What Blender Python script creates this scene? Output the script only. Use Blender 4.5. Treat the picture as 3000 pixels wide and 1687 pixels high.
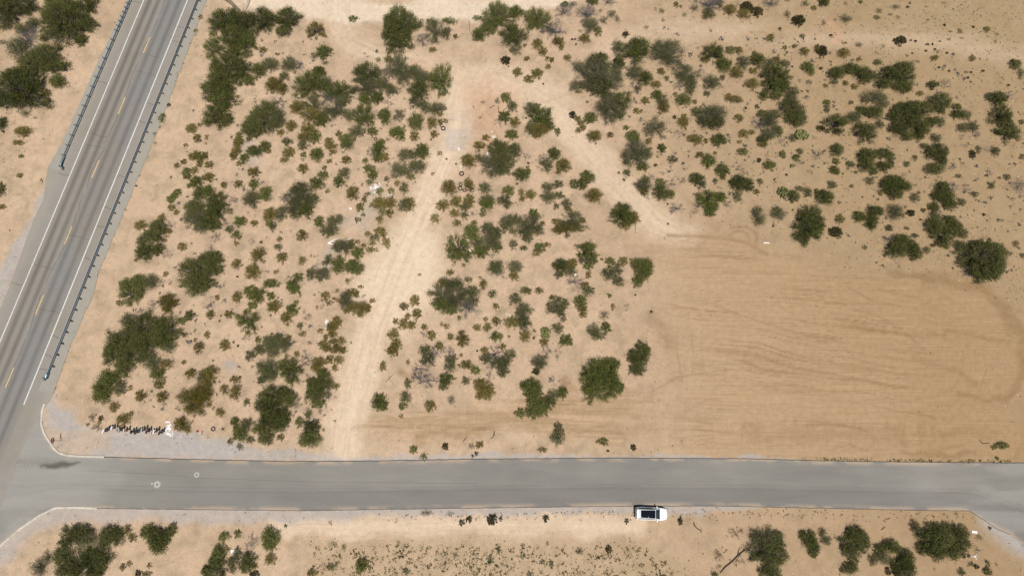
import bpy, bmesh, math, random
import numpy as np
from mathutils import Vector, Matrix
for o in list(bpy.data.objects): bpy.data.objects.remove(o)
SC = bpy.context.scene
COL = SC.collection

# ---------------------------------------------------------------- camera
CAM_H, TILT, FPX = 110.0, math.radians(12.75), 2000.0   # metres up, tilt from straight down, focal length in photo pixels
cam_d = bpy.data.cameras.new('camera'); cam = bpy.data.objects.new('camera', cam_d); COL.objects.link(cam)
cam.location = (0, 0, CAM_H); cam.rotation_euler = (TILT, 0, 0)
cam_d.sensor_width = 36; cam_d.lens = 24; cam_d.clip_start = 1; cam_d.clip_end = 6000
SC.camera = cam
# ---------------------------------------------------------------- sky, sun, exposure
SUN_TO = Vector((-0.15, 0.32, -1.0)).normalized()
SUN_EL = math.asin(-SUN_TO.z); SUN_AZ = math.atan2(-SUN_TO.x, -SUN_TO.y)   # from +Y towards +X
world = bpy.data.worlds.new('World'); SC.world = world; world.use_nodes = True
wn = world.node_tree.nodes; wn.clear()
sky = wn.new('ShaderNodeTexSky'); sky.sky_type = 'NISHITA'; sky.sun_disc = False
sky.sun_elevation = SUN_EL; sky.sun_rotation = SUN_AZ; sky.altitude = 1300; sky.air_density = 1.0; sky.dust_density = 0.7
bg = wn.new('ShaderNodeBackground'); bg.inputs[1].default_value = 0.05
wo = wn.new('ShaderNodeOutputWorld')
world.node_tree.links.new(sky.outputs[0], bg.inputs[0]); world.node_tree.links.new(bg.outputs[0], wo.inputs[0])
sun_d = bpy.data.lights.new('sun', 'SUN'); sun_d.energy = 4.6; sun_d.angle = math.radians(0.53); sun_d.color = (1.0, 0.955, 0.89)
sun = bpy.data.objects.new('sun', sun_d); COL.objects.link(sun); sun.location = (20, -40, 90)
sun.rotation_euler = SUN_TO.to_track_quat('-Z', 'Y').to_euler()
SC.view_settings.view_transform = 'Standard'; SC.view_settings.look = 'None'
SC.view_settings.exposure = 0.0; SC.view_settings.gamma = 1.0; SC.view_settings.use_curve_mapping = False

# ---------------------------------------------------------------- survey: photo pixel (3000 x 1687) -> point on the ground
CT, ST = math.cos(TILT), math.sin(TILT)
def G2(x, y, z=0.0):
    dx = (x-1500.0)/FPX; dy = -(y-843.5)/FPX
    wy = CT*dy + ST; wz = ST*dy - CT
    s = (CAM_H-z)/(-wz)
    return (dx*s, wy*s)
def G(x, y, z=0.0):
    p = G2(x, y, z); return Vector((p[0], p[1], z))
def F(x, y): return G2(x*1.1646, y*1.1646)
ROWY = (0, 422, 844, 1265)
def TS(c, r, x, y): return (600*c + x/3.4333, ROWY[r] + y/3.4333)
def scale_at(y):                       # photo pixels per metre at a row
    return FPX/(CAM_H/(CT - (-(y-843.5)/FPX)*ST))

RNG = np.random.default_rng(7); random.seed(7)
# ---------------------------------------------------------------- helpers
def link(o, parent=None):
    COL.objects.link(o)
    if parent is not None: o.parent = parent
    return o
def tag(o, label=None, cat=None, group=None, kind=None):
    if label: o['label'] = label
    if cat: o['category'] = cat
    if group: o['group'] = group
    if kind: o['kind'] = kind
    return o
def empty(name, loc, rz=0.0):
    o = bpy.data.objects.new(name, None); o.empty_display_size = 0.3; o.location = loc; o.rotation_euler = (0, 0, rz)
    return link(o)
def mesh(name, verts, faces, mats, parent=None, loc=None, mi=None, smooth=False, rz=0.0):
    me = bpy.data.meshes.new(name); me.from_pydata([tuple(v) for v in verts], [], [tuple(f) for f in faces])
    for m in (mats if isinstance(mats, (list, tuple)) else [mats]): me.materials.append(m)
    if mi is not None: me.polygons.foreach_set('material_index', mi)
    if smooth: me.polygons.foreach_set('use_smooth', [True]*len(me.polygons))
    me.update()
    o = bpy.data.objects.new(name, me)
    if loc is not None: o.location = loc
    o.rotation_euler = (0, 0, rz)
    return link(o, parent)
def fastmesh(name, V, Q, mats, mi=None, attrs=None):
    """quads (n,4) or tris (n,3) straight from numpy"""
    me = bpy.data.meshes.new(name); k = Q.shape[1]
    me.vertices.add(len(V)); me.vertices.foreach_set('co', np.ascontiguousarray(V, dtype=np.float32).ravel())
    me.loops.add(Q.size); me.loops.foreach_set('vertex_index', np.ascontiguousarray(Q, dtype=np.int32).ravel())
    me.polygons.add(len(Q)); me.polygons.foreach_set('loop_start', np.arange(0, Q.size, k, dtype=np.int32))
    for m in mats: me.materials.append(m)
    if mi is not None: me.polygons.foreach_set('material_index', np.ascontiguousarray(mi, dtype=np.int32))
    for nm, a in (attrs or {}).items():
        at = me.attributes.new(nm, 'FLOAT', 'POINT'); at.data.foreach_set('value', np.ascontiguousarray(a, dtype=np.float32))
    me.update(calc_edges=True)
    return me
class MB:
    def __init__(s): s.v = []; s.f = []; s.m = []
    def add(s, vs, fs, m=0):
        b = len(s.v); s.v += [tuple(v) for v in vs]; s.f += [tuple(i+b for i in f) for f in fs]; s.m += [m]*len(fs)
    def box(s, c, size, rz=0.0, m=0, taper=1.0):
        x, y, z = (d/2 for d in size); R = Matrix.Rotation(rz, 3, 'Z'); c = Vector(c); vs = []
        for dz, t in ((-z, 1.0), (z, taper)):
            for dx, dy in ((-x, -y), (x, -y), (x, y), (-x, y)): vs.append(c + R @ Vector((dx*t, dy*t, dz)))
        s.add(vs, [(3,2,1,0), (4,5,6,7), (0,1,5,4), (1,2,6,5), (2,3,7,6), (3,0,4,7)], m)
    def tube(s, pts, rad, n=8, m=0, cap=True):
        pts = [Vector(p) for p in pts]; rad = rad if isinstance(rad, (list, tuple)) else [rad]*len(pts); vs = []; fs = []
        for i, p in enumerate(pts):
            d = (pts[min(i+1, len(pts)-1)] - pts[max(i-1, 0)]).normalized()
            a = d.cross(Vector((0.13, 0.31, 0.94))); a = a.normalized() if a.length > 1e-4 else Vector((1, 0, 0)); b = d.cross(a)
            for k in range(n):
                t = 2*math.pi*k/n; vs.append(p + (a*math.cos(t) + b*math.sin(t))*rad[i])
        for i in range(len(pts)-1):
            for k in range(n): fs.append((i*n+k, i*n+(k+1) % n, (i+1)*n+(k+1) % n, (i+1)*n+k))
        if cap: fs.append(tuple(range(n-1, -1, -1))); fs.append(tuple((len(pts)-1)*n+k for k in range(n)))
        s.add(vs, fs, m)
    def prism(s, poly, z0, z1, m=0):
        n = len(poly); vs = [(x, y, z0) for x, y in poly] + [(x, y, z1) for x, y in poly]
        s.add(vs, [tuple(range(n-1, -1, -1)), tuple(range(n, 2*n))] + [(i, (i+1) % n, n+(i+1) % n, n+i) for i in range(n)], m)
    def build(s, name, mats, parent=None, loc=None, smooth=False, rz=0.0):
        return mesh(name, s.v, s.f, mats, parent, loc, s.m, smooth, rz)

# value noise on arrays
_T = RNG.random((256, 256))
def vnoise(x, y):
    xi = np.floor(x).astype(int); yi = np.floor(y).astype(int); fx = x-xi; fy = y-yi
    fx = fx*fx*(3-2*fx); fy = fy*fy*(3-2*fy)
    a = _T[xi & 255, yi & 255]; b = _T[(xi+1) & 255, yi & 255]; c = _T[xi & 255, (yi+1) & 255]; d = _T[(xi+1) & 255, (yi+1) & 255]
    return (a*(1-fx)+b*fx)*(1-fy) + (c*(1-fx)+d*fx)*fy
def fbm(x, y, o=4):
    s = 0; a = 0.5; t = 0
    for i in range(o): s = s+a*vnoise(x+17.3*i, y-9.1*i); t += a; a *= 0.5; x = x*2.03; y = y*2.03
    return s/t
def sstep(a, b, x):
    t = np.clip((x-a)/(b-a), 0, 1); return t*t*(3-2*t)
def dist_poly(X, Y, pts):
    """distance to a polyline; also the local parameter 0..1 along it"""
    best = np.full(X.shape, 1e9); par = np.zeros(X.shape); n = len(pts)-1
    for i in range(n):
        ax, ay = pts[i]; bx, by = pts[i+1]; dx, dy = bx-ax, by-ay; L = dx*dx+dy*dy+1e-9
        t = np.clip(((X-ax)*dx+(Y-ay)*dy)/L, 0, 1); d = np.hypot(X-ax-t*dx, Y-ay-t*dy)
        m = d < best; best = np.where(m, d, best); par = np.where(m, (i+t)/n, par)
    return best, par
def sdf_polygon(X, Y, pts):
    d, _ = dist_poly(X, Y, pts+[pts[0]]); ins = np.zeros(X.shape, bool); j = len(pts)-1
    for i in range(len(pts)):
        xi, yi = pts[i]; xj, yj = pts[j]
        ins ^= ((yi > Y) != (yj > Y)) & (X < (xj-xi)*(Y-yi)/((yj-yi) if abs(yj-yi) > 1e-9 else 1e-9)+xi); j = i
    return np.where(ins, -d, d)
def resample(pts, n):
    P = np.array(pts, float); s = np.concatenate([[0], np.cumsum(np.hypot(*np.diff(P, axis=0).T))])
    t = np.linspace(0, s[-1], n); return np.stack([np.interp(t, s, P[:, 0]), np.interp(t, s, P[:, 1])], 1)

# ---------------------------------------------------------------- materials
class NT:
    def __init__(s, name, rough=0.85, metal=0.0, spec=0.3):
        s.m = bpy.data.materials.new(name); s.m.use_nodes = True; s.n = s.m.node_tree.nodes; s.l = s.m.node_tree.links
        s.b = s.n['Principled BSDF']; s.b.inputs['Roughness'].default_value = rough; s.b.inputs['Metallic'].default_value = metal
        s.b.inputs['Specular IOR Level'].default_value = spec; s._c = None
    def coord(s):
        if s._c is None: s._c = s.n.new('ShaderNodeTexCoord').outputs['Object']
        return s._c
    def pos(s):
        return s.n.new('ShaderNodeNewGeometry').outputs['Position']
    def put(s, sock, v):
        if isinstance(v, (int, float)): sock.default_value = v
        elif isinstance(v, tuple): sock.default_value = v if len(v) == 4 else (*v, 1)
        else: s.l.new(v, sock)
    def noise(s, scale, detail=3, rough=0.55, vec=None, stretch=None, rot=0.0):
        t = s.n.new('ShaderNodeTexNoise'); t.inputs['Scale'].default_value = scale; t.inputs['Detail'].default_value = detail; t.inputs['Roughness'].default_value = rough
        v = vec if vec is not None else s.coord()
        if stretch or rot:
            mp = s.n.new('ShaderNodeMapping'); s.l.new(v, mp.inputs[0]); mp.inputs['Rotation'].default_value = (0, 0, rot)
            if stretch: mp.inputs['Scale'].default_value = stretch
            v = mp.outputs[0]
        s.l.new(v, t.inputs['Vector']); return t.outputs['Fac']
    def ramp(s, v, a, b, lo=0.0, hi=1.0):
        r = s.n.new('ShaderNodeMapRange'); s.put(r.inputs[0], v); r.inputs[1].default_value = a; r.inputs[2].default_value = b
        r.inputs[3].default_value = lo; r.inputs[4].default_value = hi; return r.outputs[0]
    def mul(s, a, b, op='MULTIPLY'):
        m = s.n.new('ShaderNodeMath'); m.operation = op; s.put(m.inputs[0], a); s.put(m.inputs[1], b); return m.outputs[0]
    def mix(s, a, b, f, mode='MIX'):
        m = s.n.new('ShaderNodeMix'); m.data_type = 'RGBA'; m.blend_type = mode
        s.put(m.inputs['Factor'], f); s.put(m.inputs['A'], a); s.put(m.inputs['B'], b); return m.outputs['Result']
    def attr(s, nm):
        a = s.n.new('ShaderNodeAttribute'); a.attribute_name = nm; return a.outputs['Fac']
    def objrand(s): return s.n.new('ShaderNodeObjectInfo').outputs['Random']
    def color(s, v): s.put(s.b.inputs['Base Color'], v); return s
    def bump(s, h, strength=0.4, dist=0.05):
        b = s.n.new('ShaderNodeBump'); b.inputs['Strength'].default_value = strength; b.inputs['Distance'].default_value = dist
        s.l.new(h, b.inputs['Height']); s.l.new(b.outputs[0], s.b.inputs['Normal'])
def simple(name, col, rough=0.7, metal=0.0, var=0.18, scale=3.0, spec=0.3):
    t = NT(name, rough, metal, spec); n = t.noise(scale, 4)
    lo = tuple(c*(1-var) for c in col); hi = tuple(min(1, c*(1+var)) for c in col)
    t.color(t.mix(lo, hi, n)); return t.m
def leafmat(name, dark, light, trans=0.25):
    t = NT(name, 0.62, 0.0, 0.25)
    c = t.mix(tuple(x*0.75 for x in dark), light, t.attr('tone'))
    c = t.mix(c, tuple(min(1, x*1.35+0.01) for x in light), t.ramp(t.objrand(), 0.0, 1.0, 0.0, 0.28))
    fr = t.n.new('ShaderNodeMath'); fr.operation = 'FRACT'; t.l.new(t.mul(t.objrand(), 7.31), fr.inputs[0])
    c = t.mix(c, tuple(x*0.9+y*0.25 for x, y in zip(light, (0.42, 0.34, 0.22))), t.ramp(fr.outputs[0], 0.45, 1.0, 0.0, 0.34))
    c = t.mix(c, (0.13, 0.11, 0.05), t.ramp(t.noise(0.9, 2), 0.55, 0.8, 0.0, 0.22))
    t.color(c)
    tr = t.n.new('ShaderNodeBsdfTranslucent'); t.l.new(c, tr.inputs[0]); ms = t.n.new('ShaderNodeMixShader'); ms.inputs[0].default_value = trans
    out = t.n['Material Output']; t.l.new(t.b.outputs[0], ms.inputs[1]); t.l.new(tr.outputs[0], ms.inputs[2]); t.l.new(ms.outputs[0], out.inputs[0])
    return t.m
# ================================================================ THE SETTING
def S(*pts): return [G2(x, y) for x, y in pts]
def FP(*pts): return [F(x, y) for x, y in pts]
# road edges, surveyed
HW_L = S((470,-215), (364,23), (291,175), (186,413), (140,492), (128,585), (102,637), (26,844), (-46,1019), (-140,1250))
HW_R = S((690,-190), (600,17), (466,373), (434,451), (291,795), (274,861), (204,1019), (157,1153), (110,1228), (70,1300), (0,1486), (-30,1560))
SR_T = S((60,1195), (131,1183), (124,1205), (122,1243), (130,1269), (141,1287), (157,1311), (173,1326), (196,1333), (231,1336), (306,1338), (450,1342), (600,1346), (850,1351), (1100,1349.5), (1400,1344), (1800,1340.7), (2200,1343), (2400,1349), (2600,1352), (2900,1355), (3000,1355), (3300,1353))
SR_B = S((-130,1680), (-40,1632), (0,1600), (58,1550), (116,1510), (149,1493), (163,1487), (204,1485.5), (285,1488), (450,1490), (600,1492), (900,1495), (1200,1490), (1500,1486), (1800,1482), (2100,1481), (2400,1487.6), (2700,1494), (2840,1495), (2925,1551), (2960,1565), (3040,1640), (3300,1720))
def jit(pts, n, amp, seed):
    P = resample(pts, n); k = np.arange(n)
    T = np.gradient(P, axis=0); N = np.stack([-T[:, 1], T[:, 0]], 1); N /= np.linalg.norm(N, axis=1)[:, None]+1e-9
    return P + N*((fbm(k*0.31+seed, k*0+seed*1.7, 3)-0.5)*2*amp)[:, None]

# ---------------------------------------------------------------- ground sheet
def axis(a, b, step, far):
    mid = np.arange(a, b+step*0.5, step); g = [step]; x = 0
    while x < far: g.append(g[-1]*1.25); x += g[-1]
    off = np.cumsum(g[1:]); return np.concatenate([a-off[::-1], mid, b+off])
ax = axis(-98, 98, 0.25, 1700); ay = axis(-24, 82, 0.25, 1700)
X, Y = np.meshgrid(ax, ay, indexing='ij'); shp = X.shape; X = X.ravel(); Y = Y.ravel()
wx = X+(fbm(X*0.35, Y*0.35)-0.5)*2.2; wy = Y+(fbm(X*0.35+40, Y*0.35+11)-0.5)*2.2     # wandering edges
def line_mask(pts, w0, w1=None, soft=0.5, warp=True):
    d, p = dist_poly(wx if warp else X, wy if warp else Y, pts)
    w = w0 if w1 is None else w0+(w1-w0)*p
    return 1-sstep(w*(1-soft), w, d)
def area_mask(pts, soft=2.0, warp=True):
    return 1-sstep(-soft/2, soft/2, sdf_polygon(wx if warp else X, wy if warp else Y, pts))
MAIN = FP((868,1160), (880,1050), (905,950), (930,850), (955,780), (985,700), (1020,620), (1060,530), (1095,460), (1125,390), (1148,320), (1155,250), (1165,200))
FORK_L = FP((1165,205), (1060,165), (950,140), (880,110), (850,60), (850,-20))
FORK_R = FP((1165,205), (1250,212), (1340,250), (1420,300), (1470,370), (1520,430), (1580,490), (1650,560), (1720,595))
EAST = FP((1240,215), (1340,235), (1420,210), (1500,155), (1560,105), (1650,75), (1800,78), (2000,95), (2200,92), (2400,110), (2620,150))
FRONT = FP((690,1325), (900,1325), (1200,1318), (1450,1322), (1600,1325))
track = np.maximum.reduce([line_mask(MAIN, 5.2, 3.4, 0.85), line_mask(FORK_L, 3.2, 3.4, 0.9)*0.6, line_mask(FORK_R, 5.4, 4.6, 0.9)*0.75, 0.8*area_mask(FP((1130,170),(1290,175),(1420,205),(1440,250),(1360,270),(1250,235),(1180,260),(1120,230)), 6.0), line_mask(EAST, 3.8, 3.8, 0.98)*0.36*sstep(0.25, 0.55, fbm(X*0.08, Y*0.3)),
    line_mask(FRONT, 2.0, 2.4, 0.7)*0.8, area_mask(FP((895,720),(945,640),(990,585),(1095,585),(1122,680),(1075,780),(1000,840),(900,860)), 7.0)])
d_main, p_main = dist_poly(X, Y, MAIN); 
ruts = 0*X
for pts, offs in ((MAIN, 0.9), (FORK_R, 0.8), (FORK_L, 0.8), (EAST, 0.9), (FRONT, 0.9)):
    d, _ = dist_poly(X+0.4*(fbm(X*0.2, Y*0.2, 2)-0.5), Y+0.4*(fbm(X*0.2+9, Y*0.2, 2)-0.5), pts)
    ruts = np.maximum(ruts, np.exp(-((d-offs)/0.28)**2)*(fbm(X*0.15, Y*0.15)*1.4-0.2)); 
    ruts = np.maximum(ruts, 0.4*sstep(0.55, 0.72, vnoise(d*2.6+offs*40, _*len(pts)*1.5))*(1-sstep(2.2, 3.6, d)))
    ruts = np.maximum(ruts, 0.7*np.exp(-((d-offs-1.3)/0.22)**2)*sstep(0.45, 0.7, fbm(X*0.1+7, Y*0.1)))
wash = area_mask(FP((560,-60), (1560,-60), (1480,-5), (1400,22), (1290,30), (1200,52), (1130,48), (1000,55), (870,62), (760,45), (640,28), (590,5)), 2.0)
white = 0.55*line_mask(FP((985,690),(1015,655),(1040,625)), 6.0, soft=0.95)+wash*sstep(0.42, 0.62, fbm(X*0.05+3, Y*0.22+5, 4))+0.8*area_mask(FP((935,8),(1000,15),(1060,40),(1060,55),(960,50),(905,56),(850,52),(870,28)), 1.6)*wash
LOT = FP((1590,600), (1700,592), (1850,592), (1950,640), (2100,682), (2250,700), (2400,708), (2480,728), (2540,785), (2570,880), (2572,960), (2545,1040), (2590,1120), (2620,1160), (1660,1160), (1645,1000), (1640,900), (1652,780), (1640,700), (1600,650))
lot = area_mask(LOT, 5.0)*(0.35+0.65*sstep(F(1640,900)[0]-1, F(1640,900)[0]+16, X+(fbm(X*0.1, Y*0.1)-0.5)*14))
BLADED = FP((900,1075), (960,1045), (1100,1040), (1240,1010), (1330,1000), (1480,1000), (1600,985), (1660,990), (1660,1100), (1500,1105), (1380,1085), (1280,1080), (1200,1105), (1100,1112), (980,1105))
bladed = area_mask(BLADED, 2.5)*(1-0.65*sstep(F(1500,900)[0], F(1660,900)[0], X))
# lateral coordinate of the blade passes: straight runs, turning round at the right end
cx0, cy0 = F(2330, 880)
slope = 0.06+0.16*np.exp(-((Y-cy0-2)/9)**2)
q = np.where(X < cx0, Y-cy0+slope*(X-cx0)*0.9, np.sign(Y-cy0)*np.hypot(X-cx0, Y-cy0))
q = q+2.2*(fbm(X*0.045, Y*0.09, 3)-0.5)*2
q = q+1.2*(fbm(X*0.16+70, Y*0.16, 2)-0.5)*2*sstep(cx0-4, cx0+4, X); run = np.where(X < cx0, X, cx0+np.arctan2(Y-cy0, X-cx0)*10)
st = fbm(run*0.045+q*0.1, q*1.15, 4)
st2 = fbm(run*0.05+50, q*3.6+7, 3)
st3 = fbm(run*0.10+20, q*0.35+3, 3)
streak = (sstep(0.56, 0.76, st)*0.45+sstep(0.56, 0.70, st2)*0.5)*sstep(0.40, 0.66, st3)+0.12*sstep(0.47, 0.64, st2)+0.30*sstep(0.54, 0.66, fbm(X*0.07+11, Y*0.2+5, 4))*sstep(0.42, 0.6, st2)
streak = streak*np.where(X > cx0, 0.35+0.5*sstep(0.45, 0.65, fbm(X*0.16+3, Y*0.16)), 1.0)
streak = streak*lot + bladed*(sstep(0.40, 0.66, fbm(X*0.07+30, (Y+0.03*X)*1.1, 3))*0.45+sstep(0.48, 0.66, fbm(X*0.06+10, (Y+0.05*X)*3.4, 3))*0.5)
for pts, w, a in ((FP((2250,690),(2330,700),(2420,712),(2470,725)), 1.3, 1.0), (FP((2380,708),(2470,728),(2525,765),(2555,830)), 1.9, 0.85), (FP((2556,800),(2572,880),(2566,950),(2535,1000),(2480,1008),(2420,990)), 1.0, 0.9),
        (FP((1840,572),(1880,570),(1905,590),(1900,612)), 0.5, 0.8), (FP((1835,590),(1858,580),(1880,588),(1885,603)), 0.45, 0.7), (FP((1680,592),(1740,594),(1830,600),(1880,612),(1930,640)), 0.6, 0.8),
        (FP((1640,985),(1700,950),(1760,940),(1830,930)), 0.35, 0.6), (FP((2380,830),(2480,850),(2540,860)), 0.7, 0.7), (FP((2330,850),(2380,850)), 0.8, 0.7), (FP((2300,900),(2400,930),(2450,960)), 1.0, 0.6),
        (FP((2050,905),(2120,920),(2200,930)), 1.2, 0.35), (FP((2130,720),(2200,760),(2270,770)), 0.3, 0.7), (FP((1900,1095),(2250,1090)), 1.6, 0.45), (FP((2350,1085),(2500,1090)), 1.5, 0.45), (FP((2270,1135),(2450,1148)), 0.8, 0.8),
        (FP((1880,900),(1960,905)), 1.1, 0.4), (FP((1640,800),(1670,830),(1685,870)), 1.8, 0.5), (FP((1050,1092),(1180,1088),(1280,1062)), 1.0, 0.7), (FP((1400,1078),(1560,1072)), 0.9, 0.45), (FP((1420,960),(1440,985)), 1.4, 0.9),
        (FP((1005,935),(1030,950)), 1.2, 0.8), (FP((2220,730),(2300,745)), 0.3, 0.5), (FP((1700,845),(1706,900),(1716,960)), 0.22, 0.7), (FP((1740,830),(1743,940)), 0.2, 0.55), (FP((1765,830),(1768,930)), 0.2, 0.5), (FP((1800,770),(1900,805),(2000,835),(2080,860)), 0.35, 0.6), (FP((2080,760),(2240,768)), 0.25, 0.6), (FP((2090,800),(2180,815)), 0.3, 0.7), (FP((2150,780),(2200,790),(2270,830),(2310,865)), 0.45, 0.6)):
    streak = np.maximum(streak, a*line_mask(pts, w, soft=0.9, warp=w > 0.7)*(0.55+0.6*fbm(X*0.5, Y*1.2, 3)))
teeth = lot*sstep(0.5, 0.7, fbm(X*1.4, Y*0.05+4, 3))*area_mask(FP((1850,1060),(2330,1060),(2420,1075),(2420,1115),(1850,1112)), 2.0)
teeth = np.maximum(teeth, sstep(0.45, 0.65, fbm(X*1.5, Y*0.1))*area_mask(FP((2250,695),(2420,712),(2470,725),(2460,745),(2250,712)), 0.8))
gravel = np.maximum.reduce([
    area_mask(FP((118,985), (150,1020), (230,1075), (330,1085), (440,1086), (560,1108), (660,1130), (800,1144), (1000,1150), (1000,1160), (600,1160), (120,1150), (108,1060)), 2.0)*(0.45+0.7*sstep(0.40, 0.6, fbm(X*0.10+4, Y*0.25))),
    line_mask(FP((250,1150), (430,1125), (560,1140), (700,1150), (900,1157), (1500,1152), (2000,1156)), 2.4, 0.5, 0.8)*0.85,
    line_mask(FP((0,1380), (60,1320), (150,1285), (430,1284), (700,1290), (1000,1284), (1500,1279), (1900,1278)), 3.6, 0.8, 0.7)*0.8,
    line_mask(FP((120,500), (105,545), (60,610), (20,690), (-40,800)), 2.2, 2.6, 0.7)*0.9,
    line_mask(FP((2500,1300), (2560,1360), (2620,1400)), 3.5, soft=0.8),
    0.6*area_mask(FP((1118,300),(1160,300),(1185,340),(1170,380),(1130,400),(1105,360)), 5.0)*sstep(0.30, 0.6, fbm(X*0.5, Y*0.5)),
    0.35*line_mask(FP((865,570),(830,640),(800,720)), 2.0, soft=0.9)*sstep(0.4, 0.6, fbm(X*0.3, Y*0.3)),
    0.4*line_mask(FP((620,370),(640,400)), 2.8, soft=0.9), 0.38*line_mask(FP((940,470),(935,520),(905,560)), 2.6, soft=0.9),
    0.6*line_mask(FP((570,915),(590,920)), 0.9, soft=0.9)])
red = np.maximum(area_mask(FP((1180,215),(1230,205),(1300,250),(1260,320),(1225,380),(1190,330),(1170,270)), 6.0)*0.65, 0.5*line_mask(FP((1040,165),(1090,172)), 1.4, soft=0.9))
red = np.maximum(red, 0.7*line_mask(FP((2080,62),(2115,75),(2105,100)), 1.4, soft=0.9))
litter = np.maximum.reduce([
    area_mask(FP((1600,-40),(2640,-40),(2640,740),(2560,770),(2480,720),(2400,700),(2250,690),(2100,672),(1950,625),(1880,560),(1700,480),(1600,330),(1480,220),(1560,60)), 8.0)*(0.15+0.5*sstep(0, 70, X)),
    area_mask(FP((780,1362),(1000,1362),(1500,1366),(1620,1360),(1700,1400),(1760,1470),(760,1500)), 1.6)*0.9,
    area_mask(FP((2140,-20),(2640,-20),(2640,140),(2300,110),(2180,70)), 8.0)*1.0,
    area_mask(FP((-60,-40),(230,-40),(180,130),(70,300),(60,420),(10,520),(-80,540)), 4.0)*0.5])
litter = litter*(0.4+0.9*fbm(X*0.25, Y*0.25, 4))
hard = np.maximum(1-sstep(0.5, 5.0, sdf_polygon(X, Y, [tuple(p) for p in HW_L]+[tuple(p) for p in HW_R][::-1])), 1-sstep(0.5, 5.0, sdf_polygon(X, Y, list(SR_T)+list(SR_B)[::-1])))
mound = np.exp(-((X-F(1432,962)[0])**2/2.6+(Y-F(1432,962)[1])**2/3.6))*0.55 + np.exp(-((X-F(1020,945)[0])**2/4+(Y-F(1020,945)[1])**2/2.5))*0.3
Z = (1-hard)*(0.16*(fbm(X*0.22, Y*0.22, 4)-0.5)*(1-0.7*np.maximum(track, lot)) + 0.05*(fbm(X*1.7, Y*1.7, 2)-0.5) - 0.05*np.clip(ruts, 0, 1) + 0.05*(0.5-st2)*np.maximum(lot, bladed) + mound - 0.25*wash*0.6)
gt = NT('desert_soil', 0.95, 0.0, 0.12)
n1 = gt.noise(0.09, 5, 0.6); n2 = gt.noise(1.1, 5, 0.65); n3 = gt.noise(7.0, 4, 0.7); n4 = gt.noise(0.32, 5, 0.6)
c = gt.mix((0.525, 0.386, 0.266), (0.435, 0.316, 0.211), gt.ramp(n1, 0.32, 0.68))
c = gt.mix(c, (0.325, 0.243, 0.162), gt.ramp(n4, 0.46, 0.68, 0, 0.78))
c = gt.mix(c, (0.318, 0.217, 0.118), gt.ramp(gt.attr('east'), 0, 1, 0, 0.85))  # browner soil towards the right, with lens vignetting painted into the colour too
c = gt.mix(c, (0.35, 0.265, 0.155), gt.mul(gt.attr('litter'), 0.55))
c = gt.mix(c, (0.25, 0.175, 0.10), gt.mul(gt.ramp(gt.noise(0.55, 5, 0.7), 0.50, 0.72, 0, 0.75), gt.attr('east')))
c = gt.mix(c, (0.635, 0.500, 0.368), gt.mul(gt.attr('track'), 0.95))
c = gt.mix(c, gt.mix((0.462, 0.326, 0.205), (0.350, 0.235, 0.130), gt.attr('east')), gt.mul(gt.attr('lot'), 0.85))
c = gt.mix(c, (0.66, 0.55, 0.42), gt.mul(gt.attr('white'), 0.8))
c = gt.mix(c, (0.40, 0.285, 0.19), gt.mul(gt.attr('ruts'), 0.55))
c = gt.mix(c, (0.49, 0.30, 0.185), gt.mul(gt.attr('red'), 0.8))
fs_ = gt.noise(1.0, 4, 0.65, stretch=(0.09, 4.2, 1), rot=0.12)
c = gt.mix(c, (0.30, 0.198, 0.105), gt.mul(gt.mul(gt.ramp(fs_, 0.50, 0.70), 0.6), gt.attr('lot')))
c = gt.mix(c, (0.50, 0.365, 0.24), gt.mul(gt.mul(gt.ramp(fs_, 0.46, 0.28), 0.4), gt.attr('lot')))
c = gt.mix(c, (0.235, 0.150, 0.072), gt.mul(gt.attr('streak'), 0.72))
c = gt.mix(c, (0.37, 0.35, 0.335), gt.mul(gt.attr('gravel'), 0.85))
c = gt.mix(c, gt.mix((0.80, 0.80, 0.80), (1.16, 1.14, 1.12), gt.ramp(n2, 0.3, 0.7)), 0.6, 'MULTIPLY')
c = gt.mix(c, gt.mix((0.72, 0.71, 0.70), (1.22, 1.22, 1.22), gt.ramp(n3, 0.3, 0.7)), 0.75, 'MULTIPLY')
gt.color(c); gt.bump(gt.mul(gt.mul(n3, 0.5), n2, 'ADD'), 0.7, 0.10)
nx, ny = shp
idx = np.arange(nx*ny).reshape(nx, ny)
Q = np.stack([idx[:-1, :-1], idx[1:, :-1], idx[1:, 1:], idx[:-1, 1:]], -1).reshape(-1, 4)
me = fastmesh('ground', np.stack([X, Y, Z], 1), Q, [gt.m], attrs=dict(track=track, lot=np.maximum(lot, bladed*0.8), streak=np.clip(np.maximum(streak, teeth*0.45), 0, 1), gravel=np.clip(gravel, 0, 1), red=red, litter=np.clip(litter, 0, 1), white=np.clip(white, 0, 1), ruts=np.clip(ruts, 0, 1), east=np.clip(sstep(-5, 75, X)*(0.75+0.5*fbm(X*0.04, Y*0.04, 3)), 0, 1)))
me.polygons.foreach_set('use_smooth', np.ones(len(me.polygons), bool))
ground = link(bpy.data.objects.new('ground', me)); ground['kind'] = 'structure'
GZ = Z.reshape(shp)
def gz(x, y):
    i = min(max(int(np.searchsorted(ax, x))-1, 0), nx-2); j = min(max(int(np.searchsorted(ay, y))-1, 0), ny-2); return float(GZ[i, j])

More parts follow.
